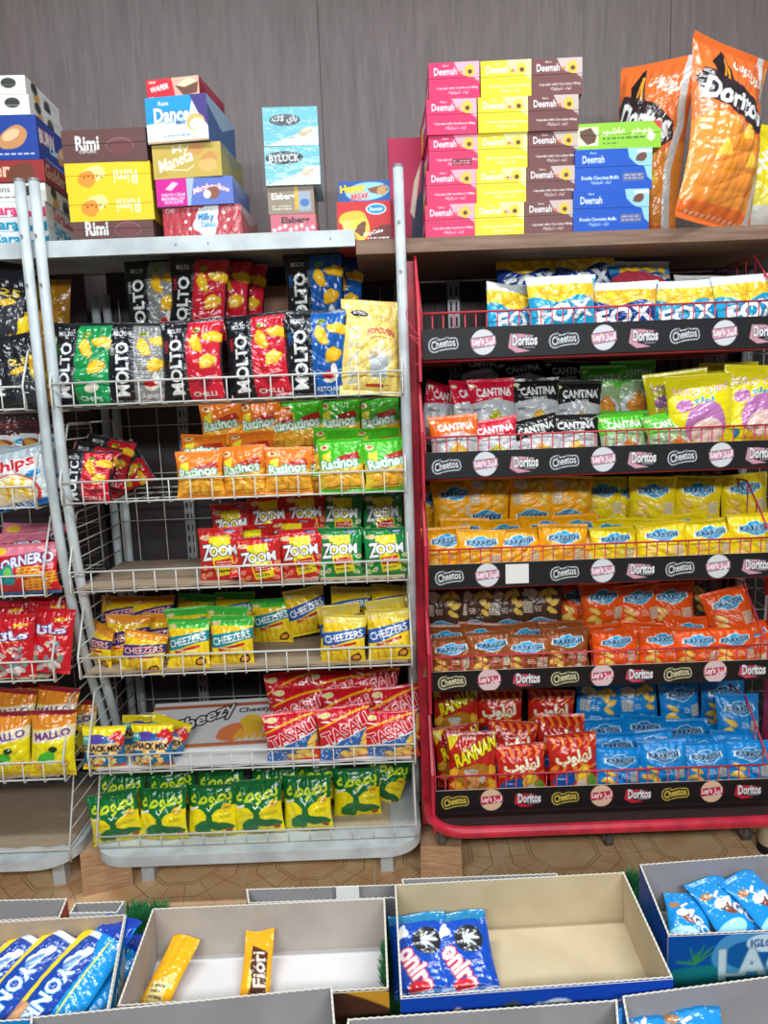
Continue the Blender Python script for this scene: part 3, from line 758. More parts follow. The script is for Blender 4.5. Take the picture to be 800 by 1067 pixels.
def white_rack(name, x0, x1, levels, label, PX=None):
    t = empty(name, ((x0 + x1) / 2, 2.3, 0)); cx, cy = t.location.x, t.location.y
    L = lambda pts: [(x - cx, y - cy, z) for x, y, z in pts]
    def post(x):
        q = MB(); q.tube(L(fillet([(x, 2.125, 2.135), (x, 2.125, 1.35), (x, 2.15, 1.08), (x, 2.21, .82), (x, 2.31, .57), (x, 2.38, .36), (x, 2.38, .14)], .15, 6)), .0145, 12)
        o = q.build('front_post', MWHITE, t, smooth=True)
        q = MB(); q.tube(L([(x, 2.125, 2.133), (x, 2.125, 2.14)]), .0152, 12); q.build('end_cap', MGREY, o)
        for z in (1.99, 1.86): q = MB(); q.tube(L([(x - .003, 2.107, z), (x - .003, 2.113, z)]), .004, 8); q.build('screw', MGREY, o)
        q = MB(); q.tube(L([(x, 2.6, .1), (x, 2.6, 1.9)]), .0145, 10); q.build('rear_post', MWHITE, t, smooth=True)
    for x in PX or (x0 + .001, x1 + .008): post(x)
    for lv in levels[:-1] if len(levels) > 5 else levels:
        o = basket(x0, x1, lv, None, MWIRE, 0); o.parent = t; o.location = (-cx, -cy, 0)
    # lowest tray sits on the deck
    q = MB(); z = levels[-1]; 
    q.tube(L([(x0 + .005, 2.09, z), (x1 - .005, 2.09, z)]), .003); q.tube(L([(x0 + .01, 2.095, z - .038), (x1 - .01, 2.095, z - .038)]), .0024)
    n = 15
    for i in range(n + 1):
        x = x0 + .005 + (x1 - x0 - .01) * i / n; q.tube(L([(x, 2.09, z), (x, 2.095, z - .045)]), .0021, 6)
    for x in (x0 + .005, x1 - .005):
        q.tube(L([(x, 2.09, z - .04), (x, 2.09, z), (x, 2.17, z + .2), (x, 2.55, z + .2)]), .003)
        for k in range(4): q.tube(L([(x, 2.09 + .02 * k, z + .05 * k), (x, 2.55, z + .05 * k)]), .0021, 6)
    q.build('front_rail', MWIRE_OLD, t, smooth=True)
    # deck with round corners
    def deck(z0, z1, g, nm, m):
        q = MB(); R = .11; P = []
        for k in range(9):
            a = PI + k / 8 * PI / 2; P.append((x0 + g + R + R * math.cos(a), 2.06 + g + R + R * math.sin(a)))
        for k in range(9):
            a = -PI / 2 + k / 8 * PI / 2; P.append((x1 - g - R + R * math.cos(a), 2.06 + g + R + R * math.sin(a)))
        P += [(x1 - g, 2.6), (x0 + g, 2.6)]
        q.prism(L([(x, y, z0) for x, y in P]), (0, 0, z1 - z0)); return q.build(nm, m, t)
    deck(.150, .182, -.012, 'base_deck', MWHITE)
    for x in (x0 + .11, x1 - .1):
        for y in (2.22, 2.52):
            q = MB(); q.box((x - .02 - cx, y - .02 - cy, 0), (x + .02 - cx, y + .02 - cy, .150)); q.build('foot', MWHITE, t)
    # rear panel, upright channel
    q = MB(); q.box((x0 - cx, 2.615 - cy, .148), (x1 - cx, 2.625 - cy, 1.975)); q.build('back_panel', MDARK, t)
    xs = x0 + (x1 - x0) * .235
    q = MB(); q.box((xs - .018 - cx, 2.59 - cy, .15), (xs + .018 - cx, 2.612 - cy, 1.9)); ch = q.build('slotted_channel', MGREY, t)
    q = MB()
    for k in range(42):
        for dx in (-.008, .008): q.box((xs + dx - .003 - cx, 2.5885 - cy, .2 + .04 * k), (xs + dx + .003 - cx, 2.5905 - cy, .222 + .04 * k))
    q.build('slot_row', MBLACK, ch)
    q = MB()
    for k in range(10): xx = x0 + .05 + .098 * k; q.tube(L([(xx, 2.575, .2), (xx, 2.575, 1.88)]), .0017, 6)
    for k in range(10): zz = .3 + .165 * k; q.tube(L([(x0, 2.572, zz), (x1, 2.572, zz)]), .0017, 6)
    q.build('back_grid', MWIRE_OLD, t, smooth=True)
    tag(t, label, 'display rack')
    return t

LV = [1.589, 1.311, 1.049, .79, .483, .226]
LVL = [1.585, 1.305, 1.045, .785, .47, .19]
white_rack('wire_display_rack', -.918, .066, LV, 'white wire display rack with six trays standing between two other racks')
white_rack('wire_display_rack', -1.98, -.995, LVL, 'white wire display rack cut off by the left edge of the picture', PX=(-1.98, -.956))
white_rack('wire_display_rack', 1.27, 2.2, LV, 'white wire display rack beyond the red rack, past the right edge')
zt = 1.93
# the long white top shelf
t = empty('metal_shelf', (-1, 2.346, 1.937)); q = MB()
q.box((-.98, -.197, .040), (.948, .32, .044)); q.box((-.98, -.203, 0), (.948, -.2, .044)); q.box((-.98, -.2, 0), (.948, -.188, .002)); q.build('shelf_board', MWHITE, t)
q = MB()
for x in (-.7, .45, .54, .88): q.tube([(x, -.2045, .022), (x, -.2025, .022)], .003, 8)
q.build('screw_head', MGREY, t)
tag(t, 'long white metal top shelf carrying the left hand snack cartons', 'shelf')
q = MB(); q.box((-.05, 2.15, 1.915), (1.28, 2.66, 1.953)); tag(q.build('wooden_top_board', MWOOD), 'brown wooden board across the red rack carrying cupcake cartons', 'shelf')

# sheets lying in the trays
def sheet(x0, x1, y0, y1, z, m, label, th=.005, rot=0, name='cardboard_sheet'):
    q = MB(); w, d = (x1 - x0) / 2, (y1 - y0) / 2
    n = 24
    top = [(-w, d, 0), (-w, -d, 0)] + [(-w + 2 * w * i / n, -d + .004 * math.sin(i * 1.7) * (i not in (0, n)), 0) for i in range(1, n)] + [(w, -d, 0), (w, d, 0)]
    q.prism(top, (0, 0, th))
    o = q.build(name, m, loc=((x0 + x1) / 2, (y0 + y1) / 2, z)); o.rotation_euler.z = math.radians(rot); tag(o, label, 'cardboard'); return o
zs = [l - .058 for l in LV]
sheet(-.905, -.2, 2.118, 2.5, zs[2], MKRAFT, 'flat brown cardboard lining the empty half of the third tray')
sheet(-.195, .055, 2.118, 2.45, zs[2] , MKRAFT2, 'tan cardboard lining under the peanut bags on third tray')
sheet(-.905, .055, 2.118, 2.5, zs[3], MKRAFT, 'wavy brown cardboard lining the whole fourth tray')
sheet(-.905, .055, 2.116, 2.54, zs[4], MWHITECARD, 'flat white cardboard lining the fifth tray')
sheet(-.5, -.02, 2.16, 2.5, .183, MKRAFT2, 'tan cardboard under the green bags on the bottom deck')
sheet(-1.62, -1.02, 2.118, 2.5, LVL[3] - .058, MKRAFT2, 'tan cardboard under red bags in the left rack')
sheet(-1.62, -1.02, 2.118, 2.5, LVL[4] - .058, MKRAFT, 'grey brown cardboard under yellow bags in the left rack')
sheet(-1.62, -1.01, 2.12, 2.5, .183, MKRAFT, 'large cardboard sheet on the empty lowest left deck')
# flattened printed carton leaning in the fifth tray
def cheezy(c):
    c.rect(0, 0, 1, 1, (214, 216, 218)); c.rect(0, .86, 1, .92, (176, 96, 66)); c.rect(0, .1, 1, .17, (190, 116, 80))
    c.text('Cheezy', .42, .62, .52, (225, 225, 225), h=.16, rot=4, bold=.02, out=(30, 30, 30), ow=.08, slant=.35)
    c.text('Cheezy', .84, .76, .26, (60, 60, 60), h=.06, rot=2, bold=.03)
    c.ell(.82, .48, .1, .1, (232, 190, 60)); c.poly([(.9, .6), (.98, .68), (.96, .5)], (226, 120, 70)); c.ell(.66, .34, .12, .08, (226, 130, 80), 10, wob=.1)
    for k in range(5): c.ell(.72 + .055 * k, .3, .022, .06, (240, 180, 60), -25)
cv = Cv(.40, .21, WHT, .002); cheezy(cv)
def panel(name, cv, m, label, cat, loc, rot, th=.004, parent=None, back=(200, 190, 176)):
    U, V = np.meshgrid(np.linspace(0, 1, cv.nx), np.linspace(0, 1, cv.ny))
    P = np.stack([(U - .5) * cv.W, U * 0, V * cv.H], -1)
    bc = np.array(lin(back)); ring = []
    Ub, Vb = np.meshgrid((1, 0), (0, 1)); B = np.stack([(Ub - .5) * cv.W, Ub * 0 + th, Vb * cv.H], -1)
    w, h = cv.W / 2, cv.H
    S = [np.array([[(-w, th, 0), (-w, 0, 0)], [(-w, th, h), (-w, 0, h)]]), np.array([[(w, 0, 0), (w, th, 0)], [(w, 0, h), (w, th, h)]]),
         np.array([[(-w, 0, h), (w, 0, h)], [(-w, th, h), (w, th, h)]]), np.array([[(-w, th, 0), (w, th, 0)], [(-w, 0, 0), (w, 0, 0)]])]
    me = grid_mesh(name, [P, B] + [x.astype(float) for x in S], [cv.out(), bc] + [bc] * 4, m, smooth=False)
    o = bpy.data.objects.new(name, me); C.objects.link(o); o.location = loc; o.rotation_euler = rot
    if parent is not None: o.parent = parent
    if label: tag(o, label, cat)
    return o
panel('flattened_carton', cv, MCARD, 'flattened white snack carton with orange bands behind the snack mix bags', 'carton', (-.585, 2.2, zs[4] + .009), (math.radians(-64), 0, math.radians(3)))

q = MB(); P0, P1 = at(262, 320, 2.54), at(304, 320, 2.54); q.hexa([(x, y, z) for x in (P0.x, P1.x) for y in (2.54, 2.546) for z in (LV[0] - .06, 1.9)])
tag(q.build('cardboard_sheet', mat('dark_brown_cardboard', (150, 116, 96), .85)), 'brown cardboard sheet standing at the back of the top white tray', 'cardboard')
# ------------------------------------------------------------------ the red rack
def logos(kind):
    def f(c):
        c.rect(0, 0, 1, 1, (26, 27, 31) if kind < 3 else (22, 21, 23))
        a = c.a; W = c.W; pal = {0: ((214, 220, 224), (208, 150, 170), (214, 216, 222)), 1: ((212, 216, 210), (206, 140, 164), (214, 214, 220)), 2: ((220, 214, 170), (206, 70, 96), (218, 190, 196)), 3: ((226, 200, 80), (200, 34, 60), (226, 190, 160))}
        cc, rc, lc = pal[{0: 0, 1: 0, 2: 0, 3: 2, 4: 3}[kind]]
        for i in range(4):
            for j, nm in enumerate('CLD'):
                x = (.058 + .334 * i + .111 * j) / W
                if x > .98: continue
                s = 1 / W
                if nm == 'C':
                    c.text('Cheetos', x, .52, .066 * s, cc, h=.022 * s, rot=9, bold=.03, out=cc, ow=.32, arc=.05)
                    c.text('Cheetos', x, .52, .066 * s, cc, h=.022 * s, rot=9, bold=.03, out=(26, 26, 30), ow=.2, arc=.05)
                elif nm == 'L':
                    c.ell(x, .5, .034 * s, .034 * s, lc); c.poly([(x - .036 * s, .62), (x + .034 * s, .7), (x + .036 * s, .4), (x - .03 * s, .3)], rc)
                    c.line([(x - .036 * s, .62), (x + .034 * s, .7)], .002 * s, (90, 60, 80)); c.line([(x - .03 * s, .3), (x + .036 * s, .4)], .002 * s, (90, 60, 80))
                    c.text("Lay's", x - .014 * s, .5, .03 * s, (240, 240, 244), h=.02 * s, rot=4, bold=.05); c.text('lays', x + .018 * s, .52, .026 * s, (240, 240, 244), h=.022 * s, bold=.05)
                elif not (kind == 2 and i == 0):
                    c.poly([(x - .042 * s, .3), (x - .036 * s, .74), (x - .005 * s, .72), (x + .03 * s, .66), (x - .02 * s, .3), (x + .02 * s, .16), (x - .02 * s, .12)], rc)
                    c.text('Doritos', x + .004 * s, .52, .068 * s, (232, 232, 236), h=.027 * s, bold=.05, out=(36, 34, 40), ow=.04)
                    c.fine(x, .24, x + .035 * s, .32, 1, (150, 150, 155))
    return f
RL = [(1.616, 1.699), (1.282, 1.357), (.961, 1.032), (.647, .709), (.262, .332)]
X0, X1 = .124, 1.12
t = empty('red_display_rack', (.62, 2.3, 0)); rc_ = Vector((.62, 2.3, 0))
def RP(q, name, m, smooth=False, parent=None):
    o = q.build(name, m, parent or t, smooth=smooth)
    if parent is None: o.location = -rc_
    return o
def RQ(pts): return pts
for k, (z0, z1) in enumerate(RL):
    x1 = X1 + (.02 if k == 4 else 0); yf = 2.1; q = MB(); zr = z1 + .042; r = .0029
    q.tube([(X0, yf, zr), (x1, yf, zr)], r); q.tube([(X0, yf + .01, z0 - .004), (x1, yf + .01, z0 - .004)], r)
    n = round((x1 - X0) / .0305)
    for i in range(n + 1):
        x = X0 + (x1 - X0) * i / n; q.tube(fillet([(x, yf + .002, zr), (x, yf + .006, z0 + .004), (x, 2.6, z0 + .004)], .01, 2), .0019, 5)
    for y in (2.25, 2.42, 2.6): q.tube([(X0, y, z0 - .001), (x1, y, z0 - .001)], r)
    for x in (X0, x1):
        q.tube([(x, yf + .002, z0), (x, yf, zr), (x, 2.26, z1 + .19), (x, 2.6, z1 + .19)], r)
        for i in range(9):
            y = 2.14 + .056 * i; q.tube([(x, y, z0), (x, y, min(z1 + .19, zr + (y - yf) / .16 * (.148)))], .002, 5)
    b = RP(q, 'wire_basket', MREDWIRE, True)
    q = MB(); q.box((X0 + .004, yf + .03, z0 + .001), (x1 - .004, 2.6, z0 + .009)); RP(q, 'tray_floor', MDARKRED, parent=b)
    q = MB()   # tapered end plate
    q.prism([(X0 - .012, 2.075, z0 - .06), (X0 - .012, 2.075, z1 + .06), (X0 - .012, 2.17, z1 + .21), (X0 - .012, 2.2, z1 + .21), (X0 - .012, 2.2, z0 - .06)], (.007, 0, 0))
    pl = RP(q, 'end_plate', MRED)
    cvs = Cv(x1 - X0, z1 - z0, BLK, .0019, 3); logos(k)(cvs)
    s = panel('brand_strip', cvs, MSTRIP, None, None, ((X0 + x1) / 2, yf - .008, z0), (0, 0, 0), .003, parent=b)
    if k == 2:
        q = MB(); q.box((.345, yf - .0105, z0 + .008), (.412, yf - .0085, z1 - .006)); RP(q, 'blank_paper', MPAPER, parent=b)
# deck frame: round red tube with big corners
q = MB(); zf = .238
q.tube(fillet([(X0 - .017, 2.62, zf), (X0 - .017, 2.02, zf), (1.2, 2.02, zf), (1.2, 2.62, zf)], .12, 8), .0168, 14); RP(q, 'base_frame', MRED, True)
q = MB(); q.box((X0 - .02, 2.06, zf - .01), (1.19, 2.6, zf + .0)); RP(q, 'base_deck', MDARKRED)
q = MB(); q.box((X0 + .01, 2.14, zf), (1.15, 2.15, .262)); RP(q, 'kick_panel', MBLACK)
for x in (X0 - .025, 1.2):
    q = MB(); q.box((x - .012, 2.2, .16), (x + .012, 2.24, 1.9)); RP(q, 'side_post', MRED)
q = MB(); q.box((X0 - .01, 2.605, .18), (1.2, 2.612, 1.9))
for i in range(27): x = X0 + .04 * i; q.box((x, 2.598, .18), (x + .012, 2.605, 1.9))
RP(q, 'back_panel', MDARKRED)
xs = .262
q = MB(); q.box((xs - .02, 2.57, .2), (xs + .02, 2.596, 1.9)); ch = RP(q, 'slotted_channel', MGREY)
q = MB()
for k in range(33):
    for dx in (-.009, .009): q.box((xs + dx - .003, 2.5685, .25 + .05 * k), (xs + dx + .003, 2.5705, .28 + .05 * k))
RP(q, 'slot_row', MBLACK, parent=ch)
def caster(x, y, z=.03, parent=t):
    q = MB(); q.tube([(x, y, z + .036), (x, y, .23)], .008, 10); q.box((x - .016, y - .02, z + .03), (x + .016, y + .02, z + .036)); q.box((x - .016, y - .012, z - .006), (x - .013, y + .012, z + .03)); q.box((x + .013, y - .012, z - .006), (x + .016, y + .012, z + .03)); o = RP(q, 'caster', MGREY)
    q = MB(); q.tube([(x - .011, y, z), (x + .011, y, z)], .029, 18); RP(q, 'wheel', MRUBBER, True, parent=o)
caster(.14, 2.13, .166); caster(.71, 2.3); caster(1.17, 2.3); caster(.16, 2.54); caster(1.15, 2.54)
tag(t, 'red metal display rack with black sign strips and round tube base', 'display rack')
# loose wire twist on the rack's end
q = MB(); pts = [at(432 + 8 * math.sin(k * .9) - .12 * k, 372 - 3.2 * k + 10 * math.cos(k * .7), 2.03) for k in range(14)]
q.tube(fillet(pts, .02, 3), .0014, 6); tag(q.build('twist_of_wire', MREDWIRE, smooth=True), 'thin pink wire tangled beside the top of the red rack', 'wire')
# wooden blocks
def block(pa, pb, Y, label, rz=0):
    a, b = atz(*pa, 0), at(*pb, Y)
def wood(x, y, w, d, h, rz, label):
    q = MB(); q.hexa([(sx * w / 2 * (.97 if sz else 1), sy * d / 2, sz * h) for sx in (-1, 1) for sy in (-1, 1) for sz in (0, 1)])
    o = q.build('wooden_block', MBLOCK, loc=(x, y, 0)); o.rotation_euler.z = math.radians(rz); tag(o, label, 'wooden block')
wood(.142, 2.17, .13, .11, .136, -6, 'pale wooden block on the floor under the corner caster of red rack')
wood(-.955, 2.25, .15, .2, .148, 20, 'wooden block on the floor between the two white racks')

# ------------------------------------------------------------------ bags in the centre rack
W1, W2, W3, W4, W5, W6 = [z - .062 for z in LV]
FLOORS.update({'white rack top tray': W1, 'second white tray': W2, 'third white tray': W3 + .005, 'fourth white tray': W4 + .005, 'fifth white tray': W5 + .005, 'bottom deck of white': .184,
    'top tray of left': LVL[0] - .062, 'left rack second': LVL[1] - .062, 'left rack third': LVL[2] - .062, 'left rack fourth': LVL[3] - .057, 'left rack fifth': LVL[4] - .057,
    'red rack top tray': RL[0][0] + .012, 'red rack second': RL[1][0] + .012, 'red rack third': RL[2][0] + .012, 'red rack fourth': RL[3][0] + .012, 'red rack bottom': RL[4][0] + .012,
    'wooden board': 1.953, 'blue cupcake': 1.953, 'orange crisp bags': 1.953})
r = 'front row, white rack top tray'
bag('molto_green', 87, 337, 2.17, 2, row=r); bag('molto_grey', 143, 337, 2.175, 0, row=r); bag('molto_red', 199, 333, 2.165, -1, row=r)
bag('molto_red', 265, 328, 2.17, -2, row=r); bag('molto_blue', 327, 323, 2.17, -1, row=r); bag('popcorn', 387, 313, 2.19, 3, row=r, lean=10)
r = 'back row, white rack top tray'
bag('molto_grey', 159, 271, 2.36, 1, row=r, lean=4); bag('molto_red', 208, 268, 2.32, 3, row=r, lean=4); bag('molto_red', 232, 269, 2.40, 5, row=r, lean=4); bag('molto_red', 250, 272, 2.46, 7, row=r, lean=4)
bag('molto_blue', 326, 264, 2.33, -1, row=r, lean=4); bag('molto_blue', 350, 268, 2.42, 3, row=r, lean=4)
r = 'second white tray'
bag('molto_small', 92, 470, 2.16, 4, row='front, '+r); bag('molto_small', 104, 464, 2.25, 14, row='leaning behind, '+r, lean=22); bag('molto_small', 118, 456, 2.34, 16, row='leaning behind, '+r, lean=25)
bag('molto_small', 150, 478, 2.40, 62, row='tipped over, '+r, lean=30)
for x, y, Y in ((207, 470, 2.15), (252, 465, 2.165), (300, 466, 2.15)): bag('rat_orange', x, y, Y, random.uniform(-4, 3), row='front, '+r)
bag('rat_orange', 331, 470, 2.21, 8, row='front, '+r)
for x, y, Y in ((354, 458, 2.155), (400, 457, 2.155)): bag('rat_green', x, y, Y, -2, row='front, '+r)
for x, y in ((213, 452), (262, 450)): bag('rat_orange', x, y, 2.26, 0, row='middle, '+r, lean=35)
bag('rat_green', 350, 446, 2.26, 0, row='middle, '+r, lean=35); bag('rat_green', 392, 446, 2.27, 2, row='middle, '+r, lean=35)
for x, y, k in ((229, 418, 'rat_orange'), (270, 417, 'rat_orange'), (293, 420, 'rat_orange'), (314, 417, 'rat_green'), (353, 415, 'rat_green'), (393, 414, 'rat_green')):
    bag(k, x, y, 2.40, random.uniform(-3, 3), row='back, '+r, lean=3)
r = 'third white tray'
for x, y, k, Y in ((229, 550, 'zoom_red', 2.18), (268, 561, 'zoom_red', 2.14), (312, 551, 'zoom_red', 2.165), (354, 550, 'zoom_green', 2.165), (401, 550, 'zoom_green', 2.165)):
    bag(k, x, y, Y, random.uniform(-3, 2), row='front, '+r)
bag('zoom_red', 262, 547, 2.24, -3, row='middle, '+r, lean=40); bag('zoom_red', 306, 540, 2.25, 2, row='middle, '+r, lean=40)
for x, y, k in ((240, 524, 'zoom_red'), (279, 514, 'zoom_red'), (317, 511, 'zoom_red'), (358, 511, 'zoom_green'), (398, 510, 'zoom_green')):
    bag(k, x, y, 2.38, random.uniform(-4, 4), row='back, '+r, lean=6)
r = 'fourth white tray'
bag('cz_purple', 108, 652, 2.2, 8, row='front, '+r, yaw=-40); bag('cz_purple', 134, 641, 2.22, 6, row='middle, '+r); bag('cz_purple', 153, 660, 2.15, 10, row='front, '+r)
bag('cz_purple', 170, 640, 2.27, 6, row='middle, '+r); bag('cz_teal', 197, 645, 2.17, 0, row='front, '+r, lean=12); bag('cz_teal', 242, 642, 2.17, 3, row='front, '+r)
bag('cz_teal', 236, 632, 2.26, 3, row='middle, '+r, lean=20); bag('cz_teal', 194, 633, 2.28, 0, row='middle, '+r, lean=20)
for x, y, k in ((128, 621, 'cz_purple'), (160, 621, 'cz_purple')): bag(k, x, y, 2.36, 2, row='back, '+r, lean=30)
bag('cz_teal', 282, 624, 2.37, -4, row='back, '+r); bag('cz_blue', 315, 613, 2.36, -8, row='back, '+r); bag('cz_teal', 205, 619, 2.43, 2, row='back, '+r, lean=25); bag('cz_teal', 245, 617, 2.43, 2, row='back, '+r, lean=25)
bag('cz_blue', 359, 641, 2.15, 2, row='front, '+r); bag('cz_blue', 403, 635, 2.155, -3, row='front, '+r); bag('cz_blue', 352, 630, 2.22, -4, row='middle, '+r, lean=15); bag('cz_blue', 402, 624, 2.24, -3, row='middle, '+r, lean=20)
bag('cz_blue', 366, 612, 2.36, 4, row='back, '+r, lean=30); bag('cz_blue', 408, 609, 2.36, 4, row='back, '+r, lean=30)
r = 'fifth white tray'
bag('snackmix', 108, 757, 2.15, 1, row='front, '+r, lean=10); bag('snackmix', 158, 754, 2.15, -1, row='front, '+r, lean=10); bag('snackmix', 180, 756, 2.22, 16, row='middle, '+r, lean=14); bag('snackmix', 150, 745, 2.27, 2, row='middle, '+r, lean=30)
for x, y, Y, ro in ((301, 742, 2.15, -3), (356, 736, 2.155, -3), (405, 741, 2.15, -3)): bag('tasali', x, y, Y, ro, row='front, '+r, lean=13)
for x, y, Y, ro in ((309, 715, 2.25, -2), (360, 716, 2.235, -4), (410, 715, 2.24, -2)): bag('tasali', x, y, Y, ro, row='middle, '+r, lean=13)
for x, y, Y, ro in ((300, 700, 2.35, -6), (346, 699, 2.35, 4), (392, 690, 2.37, 12)): bag('tasali', x, y, Y, ro, row='back, '+r, lean=10)
r = 'bottom deck of white rack'
for x, y, Y, ro in ((116, 830, 2.15, -5), (169, 821, 2.16, -1), (220, 817, 2.17, -1), (267, 813, 2.17, -2), (319, 808, 2.18, -2)): bag('batouta', x, y, Y, ro, row='front, '+r, lean=9)
bag('batouta', 371, 801, 2.25, -1, row='front, '+r, lean=9)
bag('batouta', 409, 787, 2.33, 22, row='back, '+r, lean=9); bag('batouta', 128, 819, 2.27, 2, row='back, '+r); bag('batouta', 178, 813, 2.28, -2, row='back, '+r); bag('batouta', 230, 809, 2.28, 2, row='back, '+r); bag('batouta', 287, 806, 2.28, 2, row='back, '+r); bag('batouta', 332, 803, 2.3, 2, row='back, '+r)

# ------------------------------------------------------------------ bags in the left rack
r = 'top tray of left rack'
bag('molto_black', 8, 274, 2.24, 12, row=r, lean=12); bag('golden', 30, 325, 2.2, 2, row='beside rack post, '+r, lean=8); bag('golden', 44, 292, 2.36, 2, row='behind, '+r); bag('molto_black', 2, 352, 2.16, -8, row='standing lower front, '+r)
r = 'left rack second tray'
bag('fries', 8, 473, 2.15, -9, row='front, '+r, lean=10); bag('fries', 34, 466, 2.26, 6, row='middle, '+r); bag('fries_dark', 6, 430, 2.34, 0, row='back, '+r); bag('fries_dark', 36, 428, 2.34, 2, row='back, '+r)
r = 'left rack third tray'
bag('waffle', 22, 567, 2.16, -2, row='front, '+r, lean=8); bag('waffle', 14, 556, 2.26, 0, row='middle, '+r, lean=20); bag('waffle', 36, 545, 2.36, 2, row='back, '+r, lean=25)
r = 'left rack fourth tray'
bag('mana', 14, 640, 2.15, 3, row='front, '+r, lean=14); bag('mana', 58, 634, 2.17, 4, row='front, '+r, lean=14); bag('mana', 8, 626, 2.28, 0, row='back, '+r); bag('mana', 52, 622, 2.28, 3, row='back, '+r)
r = 'left rack fifth tray'
bag('lime', 8, 742, 2.15, 3, row='front, '+r, lean=18); bag('lime', 56, 740, 2.155, 2, row='front, '+r, lean=18); bag('lime', 18, 718, 2.24, 5, row='middle, '+r, lean=18); bag('lime', 62, 716, 2.24, 5, row='middle, '+r, lean=18); bag('lime', 80, 730, 2.3, 3, row='back, '+r); bag('lime', 38, 712, 2.34, 3, row='back, '+r)

# ------------------------------------------------------------------ bags in the red rack
r = 'red rack top tray'
bag('fox_light', 536, 298, 2.24, 5, row='front, '+r, yaw=18); bag('fox_light', 584, 288, 2.19, -1, row='front, '+r); bag('fox_dark', 648, 294, 2.2, 0, row='front, '+r); bag('fox_light', 712, 293, 2.2, 1, row='front, '+r); bag('fox_light', 775, 287, 2.19, -2, row='front, '+r)
bag('fox_dark', 548, 261, 2.36, 0, row='back, '+r, lean=3); bag('fox_dark', 606, 257, 2.37, -2, row='back, '+r, lean=3)
bag('fox_pink', 664, 272, 2.36, 4, row='back, '+r, lean=30); bag('fox_light', 735, 287, 2.32, 4, row='middle, '+r, lean=25)
r = 'red rack second tray'
bag('cant_orange', 471, 433, 2.165, -2, row='front, '+r); bag('cant_red', 512, 438, 2.17, -8, row='front, '+r); bag('cant_black', 553, 436, 2.16, -12, row='front, '+r); bag('cant_black', 597, 432, 2.165, 1, row='front, '+r)
bag('cant_green', 646, 438, 2.16, -2, row='front, '+r, lean=18); bag('cant_green', 692, 430, 2.165, -9, row='front, '+r, lean=18); bag('cant_green', 650, 429, 2.24, 2, row='middle, '+r, lean=30)
bag('cant_red', 466, 401, 2.33, 14, row='middle, '+r, yaw=30); bag('cant_red', 488, 397, 2.28, 3, row='middle, '+r, yaw=25); bag('cant_red', 511, 395, 2.25, -2, row='middle, '+r); bag('cant_black', 557, 394, 2.26, 0, row='middle, '+r); bag('cant_black', 602, 397, 2.27, 1, row='middle, '+r)
bag('cant_black', 503, 370, 2.42, 4, row='back, '+r, lean=25); bag('cant_black', 540, 374, 2.38, -6, row='back, '+r, lean=20); bag('cant_black', 590, 375, 2.4, 5, row='back, '+r, lean=15)
bag('cant_green', 627, 381, 2.36, 0, row='back, '+r, lean=3); bag('cant_green', 660, 376, 2.37, 0, row='back, '+r, lean=3)
bag('lolo', 727, 391, 2.165, -1, row='front, '+r); bag('lolo', 789, 381, 2.165, 3, row='front, '+r); bag('lolo', 702, 387, 2.27, -6, row='behind, '+r); bag('lolo', 760, 378, 2.3, 2, row='behind, '+r)
r = 'red rack third tray'
for x, y, k in ((464, 549, 'kk_amber'), (501, 552, 'kk_amber'), (538, 551, 'kk_amber'), (586, 546, 'kk_amber'), (638, 549, 'kk_yellow'), (688, 544, 'kk_yellow'), (736, 541, 'kk_yellow'), (783, 535, 'kk_yellow')):
    bag(k, x, y, 2.165 + .012 * (int(x) % 3), random.uniform(-3, 3), row='front, '+r)
for x, y, k in ((484, 540, 'kk_amber'), (522, 541, 'kk_amber'), (566, 537, 'kk_amber'), (598, 536, 'kk_amber'), (628, 540, 'kk_yellow'), (665, 540, 'kk_yellow'), (712, 535, 'kk_yellow')):
    bag(k, x, y, 2.25, random.uniform(-4, 4), row='middle, '+r, lean=28)
for x, y, k, ro in ((451, 506, 'kk_amber', 0), (472, 500, 'kk_amber', -2), (508, 497, 'kk_amber', 3), (528, 498, 'kk_amber', 4), (553, 496, 'kk_amber', 0), (594, 496, 'kk_amber', 4), (628, 497, 'kk_yellow', 0), (657, 499, 'kk_yellow', 3), (680, 497, 'kk_yellow', 2), (727, 496, 'kk_yellow', 1), (773, 494, 'kk_yellow', -4)):
    bag(k, x, y, 2.33 + (x in (451, 528, 628, 657)) * .06, ro, row='back, '+r, lean=5, flipped=x in (508, 553, 594))
r = 'red rack fourth tray'
for x, y, k in ((469, 666, 'kk_brown'), (510, 658, 'kk_brown'), (549, 665, 'kk_brown'), (589, 654, 'kk_brown'), (640, 656, 'kk_orange'), (689, 659, 'kk_orange'), (726, 660, 'kk_orange'), (762, 659, 'kk_orange')):
    bag(k, x, y, 2.165 + .012 * (int(x) % 3), random.uniform(-3, 3), row='front, '+r)
for x, y, k in ((464, 651, 'kk_brown'), (502, 649, 'kk_brown'), (544, 649, 'kk_brown'), (584, 647, 'kk_brown'), (632, 650, 'kk_orange'), (672, 648, 'kk_orange'), (714, 643, 'kk_orange'), (778, 650, 'kk_orange')):
    bag(k, x, y, 2.25, random.uniform(-4, 4), row='middle, '+r, lean=25)
for x, y, k, ro in ((461, 613, 'kk_dark', 0), (495, 612, 'kk_dark', 2), (526, 611, 'kk_dark', 0), (562, 609, 'kk_dark', 0), (603, 607, 'kk_orange', 2), (626, 607, 'kk_orange', -3), (662, 608, 'kk_orange', -7), (698, 607, 'kk_orange', -3), (716, 608, 'kk_dark', 0)):
    bag(k, x, y, 2.34 + (x in (603, 716)) * .07, ro, row='back, '+r, lean=5, flipped=k == 'kk_dark')
bag('kk_orange', 752, 614, 2.26, -13, row='propped high, '+r, lean=16)
